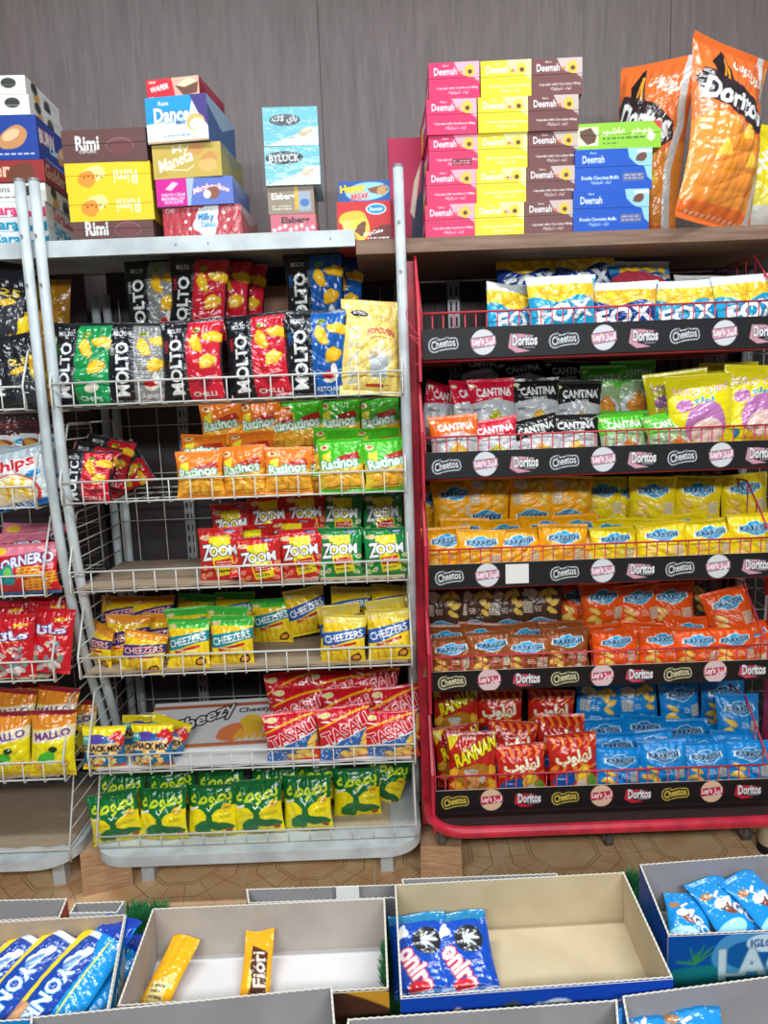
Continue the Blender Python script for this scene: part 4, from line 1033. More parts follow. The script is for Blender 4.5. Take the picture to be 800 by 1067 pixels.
r = 'red rack bottom tray'
bag('rannan', 491, 763, 2.16, -1, row='front, '+r); bag('rannan', 474, 757, 2.25, -3, row='middle, '+r); bag('rannan', 474, 712, 2.35, 2, row='back, '+r)
bag('lahloob', 541, 776, 2.16, -2, row='front, '+r); bag('lahloob', 594, 764, 2.165, -2, row='front, '+r)
bag('lahloob', 534, 751, 2.24, 3, row='middle, '+r, lean=16); bag('lahloob', 583, 744, 2.25, 1, row='middle, '+r, lean=16); bag('lahloob', 519, 718, 2.37, 0, row='back, '+r); bag('lahloob', 574, 718, 2.37, 3, row='back, '+r)
for x, y in ((645, 779), (689, 771), (733, 774), (780, 771)): bag('kk_blue', x, y, 2.165, random.uniform(-5, 5), row='front, '+r)
for x, y in ((694, 768), (640, 763), (676, 760), (730, 765), (764, 762)): bag('kk_blue', x, y, 2.22, random.uniform(-8, 8), row='second, '+r, lean=28, s=.97)
for x, y in ((628, 748), (670, 745), (712, 749), (744, 754)): bag('kk_blue', x, y, 2.29, random.uniform(-5, 5), row='third, '+r, lean=34)
for x, y, ro in ((624, 713, 3), (662, 711, -3), (707, 709, 1), (752, 707, 1)): bag('kk_blue', x, y, 2.38, ro, row='back, '+r, lean=5, flipped=x < 700)
bag('kk_blue', 768, 723, 2.27, 5, row='propped high, '+r, lean=12)

# the white and red bags in a neighbouring rack, past the red rack's right end
for zz, px_ in ((LV[3], 818), (LV[4], 824)):
    o = bag('ruby', px_, 700, 2.3, 0, row='in the rack beyond the right edge'); o.location.z = zz - .06

# the huge bags on the wooden board
bag('dor', 688, 64, 2.38, 6, row='standing beside the blue cupcake cartons', lean=4, yaw=-38, sx=.86, s=.95)
bag('dor', 763, 50, 2.22, 10, row='standing at the right end of wooden board', lean=4, yaw=22, s=.96)
bag('bigyellow', 800, 130, 2.42, 8, row='lying behind the orange crisp bags', lean=12)
q = MB()
finish_labels()

# ------------------------------------------------------------------ cartons
def carton(name, W, H, D, front, side, top, loc, rz, label, cat='carton', group=None, pitch=.0019, film=False, lid=True):
    """printed carton: front sheet, side sheets, top; loc = middle of the front bottom edge"""
    root = empty(name, loc, (0, 0, math.radians(rz)))
    cf = Cv(W, H, WHT, pitch); front(cf)
    cs = Cv(D, H, WHT, .004); side(cs)
    def sh(cv, o, du, dv):
        U, V = np.meshgrid(np.linspace(0, 1, cv.nx), np.linspace(0, 1, cv.ny)); return np.array(o) + U[..., None] * np.array(du) + V[..., None] * np.array(dv)
    w = W / 2; tc = np.array(lin(top)); q = lambda *p: np.array(p, float)
    P = [sh(cf, (-w, 0, 0), (W, 0, 0), (0, 0, H)), sh(cs, (w, 0, 0), (0, D, 0), (0, 0, H)), sh(cs, (-w, D, 0), (0, -D, 0), (0, 0, H)),
         q([(w, D, 0), (-w, D, 0)], [(w, D, H), (-w, D, H)]), q([(-w, D, 0), (w, D, 0)], [(-w, 0, 0), (w, 0, 0)])]
    K = [cf.out(), cs.out(), cs.out(), tc, tc]
    P.append(q([(-w, 0, H), (w, 0, H)], [(-w, D, H), (w, D, H)])); K.append(tc)
    me = grid_mesh(name, P, K, MFOIL if film else MCARD, smooth=False)
    o = bpy.data.objects.new('carton_body', me); C.objects.link(o); o.parent = root
    if lid:      # the tuck-in lid: top panel with a short lip over the front
        h = H * .42; n = max(3, int(h / pitch)); rows = cf.out()[-n:]
        U, V = np.meshgrid(np.linspace(0, 1, cf.nx), np.linspace(H - h, H, n))
        F = np.stack([(U - .5) * W * 1.0, U * 0 - .0012, V], -1)
        T = q([(-w, -.0012, H + .001), (w, -.0012, H + .001)], [(-w, D, H + .001), (w, D, H + .001)])
        bo = q([(w, -.0012, H - h), (-w, -.0012, H - h)], [(w, 0, H - h), (-w, 0, H - h)])
        F2 = F.copy(); F2[-1, :, 2] = H + .001
        me = grid_mesh(name + '_lid', [F2, T, bo], [rows, tc, tc * .9], MFOIL if film else MCARD, smooth=False)
        o = bpy.data.objects.new('lid_flap', me); C.objects.link(o); o.parent = root
    tag(root, label, cat, group); return root

def place(x0, x1, ybot, Y, W=None):
    """front bottom middle of a carton and the width that its picture spans"""
    a, b = at(x0, ybot, Y), at(x1, ybot, Y); return (a + b) / 2, (b - a).length

def solid(col, extra=None):
    def f(c):
        c.rect(0, 0, 1, 1, col)
        if extra: extra(c)
    return f

TOPZ_W, TOPZ_R = 1.9815, 1.9535
def stack(items, z0):
    """items: bottom to top (name, x0, x1, ytop, ybot, Y, D, rz, front, side, topcol, label, kw)"""
    z = z0
    for it in items:
        name, x0, x1, yt, yb, Y, D, rz, front, side, topc, label = it[:12]; kw = it[12] if len(it) > 12 else {}
        ym = (yt + yb) / 2
        P, W = place(x0, x1, ym, Y); H = (at((x0 + x1) / 2, yt, Y) - at((x0 + x1) / 2, yb, Y)).z
        W /= math.cos(math.radians(rz)) if abs(rz) < 30 else 1
        carton(name, W, H - .001, D, front, side, topc, (P.x, Y, z), rz, label, **kw)
        z += H

def deemah(col, light, cake, txtc=WHT, sub='Cupcake with Strawberry Filling', stamp=False, chocs=False):
    def f(c):
        c.rect(0, 0, 1, 1, col)
        c.poly([(.5, 1), (1, 1), (1, .42), (.88, .58), (.8, .62), (.6, .72), (.55, .86)], light)
        c.ell(.8, .77, .11, .1, cake, 10, wob=.06); c.ell(.81, .75, .045, .04, (96, 60, 40)); c.ell(.63, .74, .035, .03, (220, 120, 60)); c.ell(.69, .72, .03, .045, (240, 180, 170), 30)
        c.text('Rana', .34, .92, .12, txtc, h=.03, bold=.02)
        c.text('Deemah', .33, .78, .44, txtc, h=.12, bold=.02)
        c.text(sub, .56, .31, .8, txtc, h=.05, bold=.025); c.text('filling', .58, .19, .4, txtc, h=.075, bold=.01)
        c.rect(0, .475, 1, .49, tuple(int(q * .86) for q in col))
        if stamp: c.rect(.46, .14, .86, .34, (130, 40, 60)); c.fine(.48, .17, .84, .31, 2, (220, 190, 200))
    return f
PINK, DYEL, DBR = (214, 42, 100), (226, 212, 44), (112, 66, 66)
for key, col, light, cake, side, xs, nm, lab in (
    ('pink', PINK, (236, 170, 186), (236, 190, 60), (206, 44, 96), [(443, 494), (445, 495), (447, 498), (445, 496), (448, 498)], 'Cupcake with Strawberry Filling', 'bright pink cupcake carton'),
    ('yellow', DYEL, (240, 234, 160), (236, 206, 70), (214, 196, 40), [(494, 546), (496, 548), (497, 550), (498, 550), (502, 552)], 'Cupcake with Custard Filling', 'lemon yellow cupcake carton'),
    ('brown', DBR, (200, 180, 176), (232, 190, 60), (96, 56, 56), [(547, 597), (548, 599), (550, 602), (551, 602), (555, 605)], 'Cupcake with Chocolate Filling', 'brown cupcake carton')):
    ys = {'pink': [243, 208, 172, 136, 99, 61], 'yellow': [241, 206, 171, 135, 97, 57], 'brown': [240, 205, 170, 135, 98, 59]}[key]
    where = ['bottom of its stack', 'second from bottom of its stack', 'middle of its stack of five', 'fourth up in its stack', 'topmost of its stack']
    z = TOPZ_R
    for i in range(5):
        x0, x1 = xs[i]; Y = 2.175 + .004 * ((i * 7) % 3)
        P, W = place(x0, x1, (ys[i] + ys[i + 1]) / 2, Y); H = .0905 + (.003 if i == 4 else 0)
        side_f = solid(side, (lambda c: [c.ell(.3, .4, .2, .15, (240, 180, 60)), c.text('Deemah', .6, .6, .4, WHT, h=.1, bold=.05)]) if key == 'pink' else None)
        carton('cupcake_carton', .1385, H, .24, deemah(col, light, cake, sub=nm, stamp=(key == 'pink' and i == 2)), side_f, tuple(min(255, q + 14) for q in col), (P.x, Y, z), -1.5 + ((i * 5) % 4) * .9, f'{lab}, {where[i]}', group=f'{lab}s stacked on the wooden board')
        z += H + .0015

def deeblue(c):
    c.rect(0, 0, 1, 1, (8, 82, 190)); c.poly([(.68, 1), (1, 1), (1, .2), (.94, .3), (.9, .55), (.78, .66), (.7, .8)], (150, 206, 236))
    c.text('Deemah', .24, .78, .28, WHT, h=.08, bold=.02); c.text('Rana', .24, .92, .08, WHT, h=.02)
    c.text('Double Chocolate Muffin', .33, .32, .48, WHT, h=.04, bold=.03); c.text('filling', .34, .2, .26, WHT, h=.05)
    c.rect(.62, .22, .9, .42, (100, 104, 150)); c.fine(.64, .25, .88, .4, 2, (170, 176, 210)); c.ell(.86, .8, .08, .045, (110, 70, 60), 15, wob=.1); c.rect(.8, .9, 1, .96, (230, 236, 240))
def green(c):
    c.rect(0, 0, 1, 1, (140, 200, 50)); c.rect(.03, .18, .27, .88, (226, 226, 190)); c.poly([(.05, .75), (.18, .86), (.25, .55), (.23, .3), (.14, .22), (.06, .5)], (96, 66, 50))
    c.text('ashoor', .6, .68, .6, (240, 246, 220), h=.085, bold=.03); c.fine(.32, .36, .82, .5, 1, (60, 110, 40), .8); c.fine(.32, .2, .5, .3, 1, (60, 110, 40)); c.ell(.88, .45, .045, .05, WHT); c.poly([(.9, 1), (1, .98), (1, .7), (.95, .8)], (210, 60, 60))
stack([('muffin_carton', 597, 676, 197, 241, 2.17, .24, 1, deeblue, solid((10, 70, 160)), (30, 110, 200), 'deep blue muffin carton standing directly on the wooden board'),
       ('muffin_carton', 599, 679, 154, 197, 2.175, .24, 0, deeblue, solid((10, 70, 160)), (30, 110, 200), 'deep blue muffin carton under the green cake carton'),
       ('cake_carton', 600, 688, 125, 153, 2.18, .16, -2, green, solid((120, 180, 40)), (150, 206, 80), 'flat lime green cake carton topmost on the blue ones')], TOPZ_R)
q = MB()
cvn = Cv(.34, .22, (48, 62, 86), .004); cvn.ell(.6, .8, .2, .04, (180, 190, 200), 20)
panel('dark_blue_carton', cvn, MCARD, 'dark blue carton standing behind the muffin cartons', 'carton', (.74, 2.5, TOPZ_R), (0, 0, 0), .08, back=(40, 52, 76))

# left hand cartons
def sara(col):
    def f(c):
        c.rect(0, 0, 1, 1, (222, 226, 230)); c.poly([(.5, 0), (1, 0), (1, .7), (.82, .3), (.7, .5)], col); c.text('Sara', .42, .5, .36, col, h=.13, bold=.035); c.fine(.05, .3, .2, .5, 2, (150, 150, 155))
    return f
def whitebox(c):
    c.rect(0, 0, 1, 1, (226, 226, 222)); c.text('Torrens', .45, .7, .34, (110, 112, 116), h=.06, bold=.01); c.fine(.2, .2, .7, .36, 1, (120, 122, 126)); c.ell(.82, .6, .08, .05, (50, 56, 50)); c.rect(0, .48, 1, .5, (200, 200, 196))
def whiteside(c):
    c.rect(0, 0, 1, 1, (228, 228, 224)); c.ell(.6, .3, .1, .08, (50, 56, 50)); c.ell(.3, .25, .1, .06, (206, 160, 70), wob=.1); c.ell(.25, .7, .09, .06, (50, 56, 50)); c.fine(.45, .6, .9, .72, 2, (150, 150, 150)); c.rect(0, .48, 1, .5, (206, 206, 200))
def russk(c):
    c.rect(0, 0, 1, 1, (24, 62, 150)); c.text('BURN', .28, .62, .42, WHT, h=.14, rot=5, bold=.06, out=(200, 40, 60), ow=.04); c.text('Class', .5, .46, .3, WHT, h=.08, rot=4, bold=.03, out=(40, 150, 210), ow=.03)
    c.ell(.74, .5, .17, .1, (196, 140, 90), 25, wob=.05); c.ell(.72, .56, .1, .05, (226, 190, 150), 25); c.fine(.2, .1, .95, .18, 1, (220, 224, 236), .9)
def redbis(c):
    c.rect(0, 0, 1, 1, (150, 44, 46)); c.text('Golden', .34, .6, .6, (226, 190, 160), h=.14, bold=.03); c.ell(.75, .4, .16, .1, (110, 60, 40), wob=.1)
    c.rect(0, 0, 1, .08, (90, 40, 36))
rows = [(214, 248, sara((40, 160, 190)), 6), (0, 0, None, 0)]
z = TOPZ_W
for i, (H, fr, sd, tp, nm, lab, xc) in enumerate((
    (.040, sara((20, 140, 180)), sara((30, 150, 190)), (222, 226, 228), 'biscuit_carton', 'low white carton with blue script, bottom of corner stack', 43),
    (.039, sara((20, 140, 180)), sara((30, 150, 190)), (222, 226, 228), 'biscuit_carton', 'low white carton with blue script, second in corner stack', 42),
    (.040, sara((214, 60, 110)), sara((200, 100, 110)), (222, 226, 228), 'biscuit_carton', 'low white carton with pink script, third in corner stack', 42),
    (.050, whitebox, whiteside, (228, 228, 224), 'sweet_carton', 'plain white carton with dark oval seal under red carton', 44),
    (.062, redbis, redbis, (120, 50, 48), 'biscuit_carton', 'dark red biscuit carton below the blue one, far left', 45),
    (.118, russk, russk, (40, 90, 180), 'biscuit_carton', 'royal blue biscuit carton below the white cartons, far left', 41),
    (.053, whitebox, whiteside, (230, 230, 226), 'sweet_carton', 'white carton directly on the royal blue biscuit carton', 36),
    (.050, whitebox, whiteside, (230, 230, 226), 'sweet_carton', 'white carton topmost of the far left stack', 34))):
    xr = at(xc, 170, 2.19).x; rz = math.radians(2); w_ = .26 if i > 2 else .2
    carton(nm, w_, H - .001, .24, fr, sd, tp, (xr - w_ / 2, 2.19, z), 2, lab, lid=False); z += H

def rimi(c, yellow=False, flip=False):
    base = (240, 204, 34) if yellow else (98, 66, 64)
    c.rect(0, 0, 1, 1, base)
    t = WHT if not yellow else (250, 240, 200)
    if yellow:
        c.ell(.32, .62, .16, .08, (244, 232, 150), 10, wob=.06); c.ell(.25, .46, .11, .09, (236, 150, 50), 0, wob=.06)
        for k in range(5): c.ell(.22 + .05 * k, .5 + .05 * (k % 2), .012, .012, (140, 60, 20), n=6)
        c.text('Rimi', .7, .5, .27, t, h=.15, bold=.02, flip=True); c.fine(.62, .8, .8, .88, 1, (226, 190, 90))
    else:
        c.ell(.68, .52, .17, .09, (140, 84, 100)); c.ell(.68, .5, .155, .075, (98, 66, 64)); c.ell(.68, .44, .11, .09, (112, 64, 66))
        c.text('Rimi', .3, .62, .27, t, h=.15, bold=.03); c.text('CUPCAKE', .3, .36, .2, t, h=.035, bold=.02)
rb = lambda c: rimi(c); ry = lambda c: rimi(c, True)
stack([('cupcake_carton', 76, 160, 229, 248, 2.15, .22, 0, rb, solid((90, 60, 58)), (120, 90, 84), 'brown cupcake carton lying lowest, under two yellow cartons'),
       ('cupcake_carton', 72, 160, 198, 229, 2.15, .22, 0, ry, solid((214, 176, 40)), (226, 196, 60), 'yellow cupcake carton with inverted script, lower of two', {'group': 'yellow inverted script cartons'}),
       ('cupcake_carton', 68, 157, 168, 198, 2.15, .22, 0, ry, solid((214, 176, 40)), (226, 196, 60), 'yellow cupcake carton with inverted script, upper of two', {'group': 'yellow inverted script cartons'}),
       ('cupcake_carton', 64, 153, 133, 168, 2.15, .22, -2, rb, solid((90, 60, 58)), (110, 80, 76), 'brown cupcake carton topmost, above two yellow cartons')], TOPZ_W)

def splash(c):
    c.rect(0, 0, 1, 1, (186, 64, 76)); c.ell(.56, .5, .18, .17, (226, 236, 240), wob=.2, n=60)
    for k in range(10): c.ell(.56 + .27 * math.cos(k * .63), .5 + .8 * .5 * math.sin(k * .63), .02, .02, WHT)
    c.text('Milky', .55, .6, .2, (40, 120, 190), h=.1, bold=.05); c.text('Cakes', .57, .38, .18, (60, 150, 200), h=.06, bold=.03); c.text('OK', .1, .88, .12, (240, 220, 220), h=.05); c.fine(.85, .8, .98, .92, 2, (230, 180, 180))
    for k in range(14): c.line([(.03 + .07 * k, .02), (.05 + .072 * k, .3 + .3 * (k % 3))], .004, (216, 140, 146))
def pinkblue(c):
    c.rect(0, 0, 1, 1, (210, 28, 150)); c.rect(.42, 0, 1, 1, (96, 120, 200)); c.poly([(.4, 1), (.5, 1), (.44, 0), (.4, 0)], (170, 190, 230))
    c.poly([(.12, .62), (.22, .88), (.3, .82), (.2, .56)], (250, 200, 230)); c.text('SANDWICH CREAM', .22, .42, .3, WHT, h=.035, bold=.03); c.text('MARSHMALLOW', .22, .28, .3, WHT, h=.035, bold=.03); c.text('CHOCOLATE', .22, .15, .24, WHT, h=.035, bold=.03)
    c.text('Marshmallow', .72, .66, .46, WHT, h=.07, arc=.12, bold=.03, out=(200, 40, 120), ow=.04); c.ell(.73, .42, .1, .07, (140, 90, 70), wob=.08); c.ell(.66, .38, .05, .05, (236, 226, 220)); c.ell(.73, .5, .24, .14, (150, 170, 225), n=40) if False else None
def maneta(c):
    c.rect(0, 0, 1, 1, (198, 172, 84)); c.text('Maneta', .34, .52, .5, (244, 240, 226), h=.16, bold=.02, rot=6, slant=.2); c.line([(.1, .3), (.5, .22), (.6, .36)], .012, (240, 234, 214)); c.text('My', .42, .82, .24, (236, 226, 196), h=.12, rot=6)
    c.ell(.64, .84, .12, .08, (206, 150, 90), wob=.08); c.ell(.82, .5, .13, .09, (202, 146, 80), 10, wob=.08); c.ell(.8, .34, .14, .08, (222, 180, 110), -8, wob=.08); c.fine(.05, .08, .2, .2, 2, (170, 140, 60))
def dance(c):
    c.rect(0, 0, 1, 1, (226, 236, 240)); c.poly([(0, 1), (.78, 1), (.7, .55), (.4, .48), (0, .42)], (30, 150, 206)); c.poly([(.72, 1), (1, 1), (1, .3), (.84, .62)], (70, 56, 130))
    c.text('Dance', .42, .6, .56, WHT, h=.2, bold=.05, out=(20, 110, 170), ow=.04); c.text('Rana', .3, .85, .16, (240, 220, 230), h=.06, bold=.03); c.text('Mini', .56, .42, .14, (40, 80, 140), h=.06)
    c.ell(.8, .4, .15, .13, (222, 180, 110)); c.ell(.82, .36, .12, .09, (246, 236, 206)); c.fine(.28, .12, .7, .18, 1, (90, 130, 170))
    c.rect(0, 0, 1, .05, (196, 160, 120))
def wafer(c):
    c.rect(0, 0, 1, 1, (206, 36, 54)); c.poly([(.48, 1), (1, 1), (1, 0), (.55, 0)], (216, 170, 150)); c.poly([(.55, .6), (.8, .9), (.98, .7), (.95, .2), (.7, .1)], (110, 70, 54)); c.poly([(.56, .62), (.8, .92), (.98, .72), (.72, .5)], (238, 220, 180))
    c.text('WAFER', .25, .56, .34, WHT, h=.085, bold=.05, slant=.15); c.text('new', .12, .84, .14, (250, 230, 210), h=.04); c.fine(.04, .1, .14, .2, 1, WHT)
def poly_side(col, c2): return solid(col, lambda c: [c.poly([(0, .8), (.5, .5), (1, .9), (1, 1), (0, 1)], c2)])
stack([('cake_carton', 169, 252, 212, 243, 2.15, .2, -4, splash, poly_side((176, 70, 80), (200, 170, 180)), (196, 120, 126), 'film-wrapped rose carton with white splash, bottom of its stack', {'film': True, 'lid': False}),
       ('biscuit_carton', 162, 243, 183, 212, 2.14, .2, -3, pinkblue, poly_side((110, 130, 200), (150, 160, 210)), (150, 160, 206), 'magenta and periwinkle biscuit carton above the rose one', {'lid': False}),
       ('biscuit_carton', 158, 231, 147, 183, 2.14, .22, -5, maneta, poly_side((176, 160, 100), (150, 150, 120)), (206, 190, 130), 'mustard gold biscuit carton under the white and blue one', {'lid': False}),
       ('biscuit_carton', 151, 217, 98, 147, 2.13, .24, -7, dance, poly_side((70, 100, 150), (150, 176, 200)), (90, 120, 180), 'white and sky blue biscuit carton below small red one', {'lid': False}),
       ('wafer_carton', 151, 208, 76, 98, 2.15, .2, -8, wafer, poly_side((150, 40, 60), (170, 60, 80)), (190, 90, 90), 'small red wafer carton topmost of the tall centre-left stack', {'lid': False})], TOPZ_W)

def byluck(ar):
    def f(c):
        c.rect(0, 0, 1, 1, (122, 192, 206)); c.poly([(0, 0), (1, 0), (1, .5)], (206, 214, 216))
        if ar: c.ell(.4, .66, .28, .1, (90, 100, 108)); c.text('bailuck', .4, .67, .44, (236, 240, 240), h=.15, bold=.02)
        else: c.ell(.36, .7, .34, .11, (66, 76, 84)); c.text('BYLUCK', .36, .7, .54, (240, 244, 244), h=.12, bold=.02)
        c.poly([(.62, .3), (.7, .42), (.9, .5), (.88, .36), (.72, .22)], (206, 180, 150)); c.poly([(.66, .36), (.74, .44), (.88, .48), (.82, .36)], (234, 214, 190)); c.line([(.45, .2), (.56, .22)], .01, (70, 130, 80)); c.fine(.12, .42, .4, .5, 2, (110, 160, 176))
        rr = random.Random(3)
        for k in range(12): x = rr.random(); y = rr.random(); c.line([(x, y), (x + rr.uniform(-.1, .1), y + .3)], .004, (196, 232, 238))
    return f
def elsb(col, t, oc):
    def f(c):
        c.rect(0, 0, 1, 1, col); c.text('Elsberg', .34 if oc else .55, .62, .5 if oc else .6, t, h=.16, bold=.035, out=oc, ow=.04)
        if oc: c.rect(.58, .15, .66, 1, (214, 176, 70)); c.rect(.66, .1, .92, .8, (160, 170, 190)); c.ell(.79, .4, .1, .08, (70, 120, 180)); c.fine(.1, .15, .5, .35, 2, (226, 220, 206))
        else:
            for k in range(8): c.ell(.08 + .12 * k, .15 + .1 * (k % 3), .05, .04, (236, 206, 214), 20 * k)
    return f
stack([('wafer_carton', 282, 329, 222, 241, 2.15, .16, 0, elsb((206, 110, 126), (60, 50, 60), None), solid((200, 120, 130)), (214, 150, 160), 'low pink wafer carton lowest under the pale blue cartons', {'lid': False}),
       ('wafer_carton', 279, 327, 193, 222, 2.15, .16, 0, elsb((150, 136, 120), (244, 240, 232), (90, 80, 76)), solid((150, 136, 116)), (176, 160, 130), 'grey gold wafer carton below the pale blue cartons', {'lid': False}),
       ('bar_carton', 276, 333, 151, 192, 2.14, .18, 1, byluck(False), solid((140, 200, 214)), (150, 206, 216), 'pale blue carton with white Latin capitals', {'lid': False, 'film': True}),
       ('bar_carton', 274, 331, 110, 151, 2.14, .18, 2, byluck(True), solid((140, 200, 214)), (150, 206, 216), 'pale blue carton with Arabic lettering on stack top', {'lid': False, 'film': True})], TOPZ_W)

def hippy(c):
    c.rect(0, 0, 1, 1, (24, 90, 170)); c.ell(.56, .5, .42, .16, (150, 206, 230), 4); c.text('Happy', .28, .62, .46, (240, 216, 50), h=.16, rot=5, bold=.06, out=(200, 120, 30), ow=.03); c.text('BREAK', .42, .28, .34, (200, 40, 50), h=.1, rot=6, bold=.03, out=WHT, ow=.04)
    c.poly([(.56, .62), (.9, .8), (.97, .55), (.85, .3), (.62, .44)], (130, 84, 60)); c.ell(.84, .52, .1, .08, (196, 150, 100), wob=.1)
def cup(c):
    c.rect(0, 0, 1, 1, (206, 42, 46)); c.ell(.92, .05, .34, .28, (110, 50, 36)); c.ell(.3, .58, .27, .14, (240, 190, 60), wob=.05); c.poly([(.08, .55), (.52, .55), (.44, .1), (.16, .1)], (238, 206, 120)); c.ell(.42, .34, .2, .19, (244, 206, 80), wob=.08); c.ell(.44, .34, .11, .1, (120, 76, 50), wob=.25)
    c.ell(.73, .8, .19, .1, (236, 244, 246)); c.ell(.73, .8, .165, .08, (30, 150, 200)); c.text('Samir', .73, .8, .24, WHT, h=.06, bold=.04); c.text('CupCake', .66, .24, .36, WHT, h=.08, bold=.04, slant=.2); c.fine(.55, .08, .95, .16, 1, WHT, .9)
stack([('cupcake_carton', 351, 407, 203, 247, 2.19, .2, 0, cup, solid((176, 40, 40)), (200, 70, 66), 'red cupcake carton behind the white post, under blue carton', {'lid': False}),
       ('bar_carton', 352, 406, 181, 203, 2.2, .18, 0, hippy, solid((20, 80, 150)), (60, 120, 190), 'small blue bar carton resting on the red cupcake carton', {'lid': False})], TOPZ_R)
def mag(c):
    c.rect(0, 0, 1, 1, (176, 32, 78)); c.poly([(.5, 0), (1, 0), (1, .95), (.86, .8), (.78, .55), (.55, .35)], (36, 50, 78)); c.poly([(.5, .36), (.62, .62), (.82, .8), (.6, .3)], (206, 196, 180))
cvm = Cv(.12, .34, WHT, .003); mag(cvm)
panel('torn_carton_panel', cvm, MCARD, 'torn magenta and navy carton panel beside the pink cupcake stack', 'carton', (.115, 2.36, TOPZ_R), (math.radians(-3), 0, 0), .06, back=(150, 30, 66))

# ------------------------------------------------------------------ counter with open trays of bars
ZT = .795
t = empty('counter_table', (0, .62, 0))
q = MB(); q.box((-1.3, -1.1, ZT - .045), (1.3, .32, ZT - .006)); q.build('table_top', MWOOD, t)
for x in (-1.2, 1.2):
    for y in (-1.0, .25): q = MB(); q.box((x - .025, y - .025, 0), (x + .025, y + .025, ZT - .045)); q.build('leg', MGREY, t)
tag(t, 'counter table across the foreground under the open bar trays', 'table')
MGRASS = mat('green_turf', (24, 112, 62), .9, noise=((52, 150, 86), 60, .35, .65, (1, 1, 1)))
q = MB(); rr = random.Random(5)
q.box((-1.3, .07, ZT - .0058), (1.3, .945, ZT - .004))
def blades(x0, x1, y0, y1, n):
    for k in range(n):
        x, y = rr.uniform(x0, x1), rr.uniform(y0, y1); h = rr.uniform(.012, .026); a = rr.uniform(0, 6.28); w = .0016; dx, dy = math.cos(a), math.sin(a); l = rr.uniform(-.01, .01); m = rr.uniform(-.01, .01)
        q.quad([(x - dx * w, y - dy * w, ZT - .004), (x + dx * w, y + dy * w, ZT - .004), (x + l, y + m, ZT - .004 + h)])
blades(-1.2, 1.2, .915, .944, 3500)
Pa = atz(148, 952, ZT + .045)
q.box((Pa.x - .028, Pa.y - .012, ZT - .004), (Pa.x + .022, Pa.y + .03, ZT + .024))
for k in range(1500):
    x_, y_ = Pa.x + rr.uniform(-.03, .024), Pa.y + rr.uniform(-.014, .032); a_ = rr.uniform(0, 6.28); q.quad([(x_ - .0012 * math.cos(a_), y_ - .0012 * math.sin(a_), ZT + .02), (x_ + .0012 * math.cos(a_), y_ + .0012 * math.sin(a_), ZT + .02), (x_ + rr.uniform(-.008, .008), y_ + rr.uniform(-.008, .008), ZT + rr.uniform(.03, .05))])
for u in range(5200):
    t_ = rr.random()
    for (ax, ay), (bx, by), w_ in (((403, 1030), (409, 935), 7), ((116, 1045), (148, 950), 10), ((655, 915), (700, 1000), 12)):
        P_ = atz(ax + (bx - ax) * t_ + rr.uniform(-w_, w_) * .5, ay + (by - ay) * t_, ZT); blades(P_.x - .001, P_.x + .001, P_.y - .001, P_.y + .001, 1) if u % 3 == 0 else None
tag(q.build('artificial_grass', MGRASS), 'green artificial grass matting under the trays on the counter', 'matting', kind='stuff')

def tray(name, corners, h, label, front=None, inner=MGREYCARD, outer=(30, 80, 160), floor_m=None, th=.0022, zoff=0, wavy=True, front_cut=0, pitch=.0016, cat='display tray', side=None):
    """corners: rim corners FL, FR, BR, BL as world points; an open carton tray"""
    FL, FR, BR, BL = [Vector((c.x, c.y, 0)) for c in corners]
    z0 = ZT + .002 + zoff; z1 = z0 + h; root = empty(name, ((FL + FR + BR + BL) / 4).to_tuple()[:2] + (z0,))
    o_ = Vector(root.location)
    MO = mat('tray_print', outer, .5)
    def wall(A, B, nm, z1=z1):
        d = (B - A).normalized(); nrm = Vector((-d.y, d.x, 0)) * th; L = (B - A).length; n = max(6, int(L / .004)); q = MB()
        top = lambda p, i: Vector((p.x, p.y, z1 + (.0009 if i % 2 else 0))) - o_
        bot = lambda p: Vector((p.x, p.y, z0)) - o_
        for i in range(n):
            p0, p1 = A + d * L * i / n, A + d * L * (i + 1) / n
            i0, i1 = i, i + 1
            q.quad([bot(p0), bot(p1), top(p1, i1), top(p0, i0)], 0)
            q.quad([bot(p1 + nrm), bot(p0 + nrm), top(p0 + nrm, i0), top(p1 + nrm, i1)], 1)
            q.quad([top(p0, i0), top(p1, i1), top(p1 + nrm, i1), top(p0 + nrm, i0)], 2)
        q.quad([bot(A), top(A, 0), top(A + nrm, 0), bot(A + nrm)], 2); q.quad([bot(B), bot(B + nrm), top(B + nrm, n), top(B, n)], 2)
        q.quad([bot(A), bot(A + nrm), bot(B + nrm), bot(B)], 0)
        return q.build(nm, [MO, inner, MCARDEDGE], root)
    wall(FL, FR, 'front_wall', z1 - front_cut); wall(FR, BR, 'side_wall'); wall(BR, BL, 'back_wall'); wall(BL, FL, 'side_wall')
    q = MB(); q.prism([c - o_ + Vector((0, 0, z0 + .0005)) for c in (FL, FR, BR, BL)], (0, 0, .002)); q.build('tray_floor', floor_m or inner, root)
    for fn, A, B, nm in ((front, FL, FR, 'front_print'), (side, FR, BR, 'side_print')):
        if not fn: continue
        hh = h - (front_cut if nm == 'front_print' else 0) - .001; d = (B - A); L = d.length; cv = Cv(L, hh, WHT, pitch); fn(cv)
        ang = math.atan2(d.y, d.x); mid = (A + B) / 2 - o_; out_ = Vector((math.sin(ang), -math.cos(ang), 0)) * .0012
        panel(nm, cv, MCARD, None, None, (mid.x + out_.x, mid.y + out_.y, .0004), (0, 0, ang), .001, parent=root)
    tag(root, label, cat); return root
ZR = ZT + .072
def rim(*pts): return [atz(x, y, ZR) for x, y in pts]

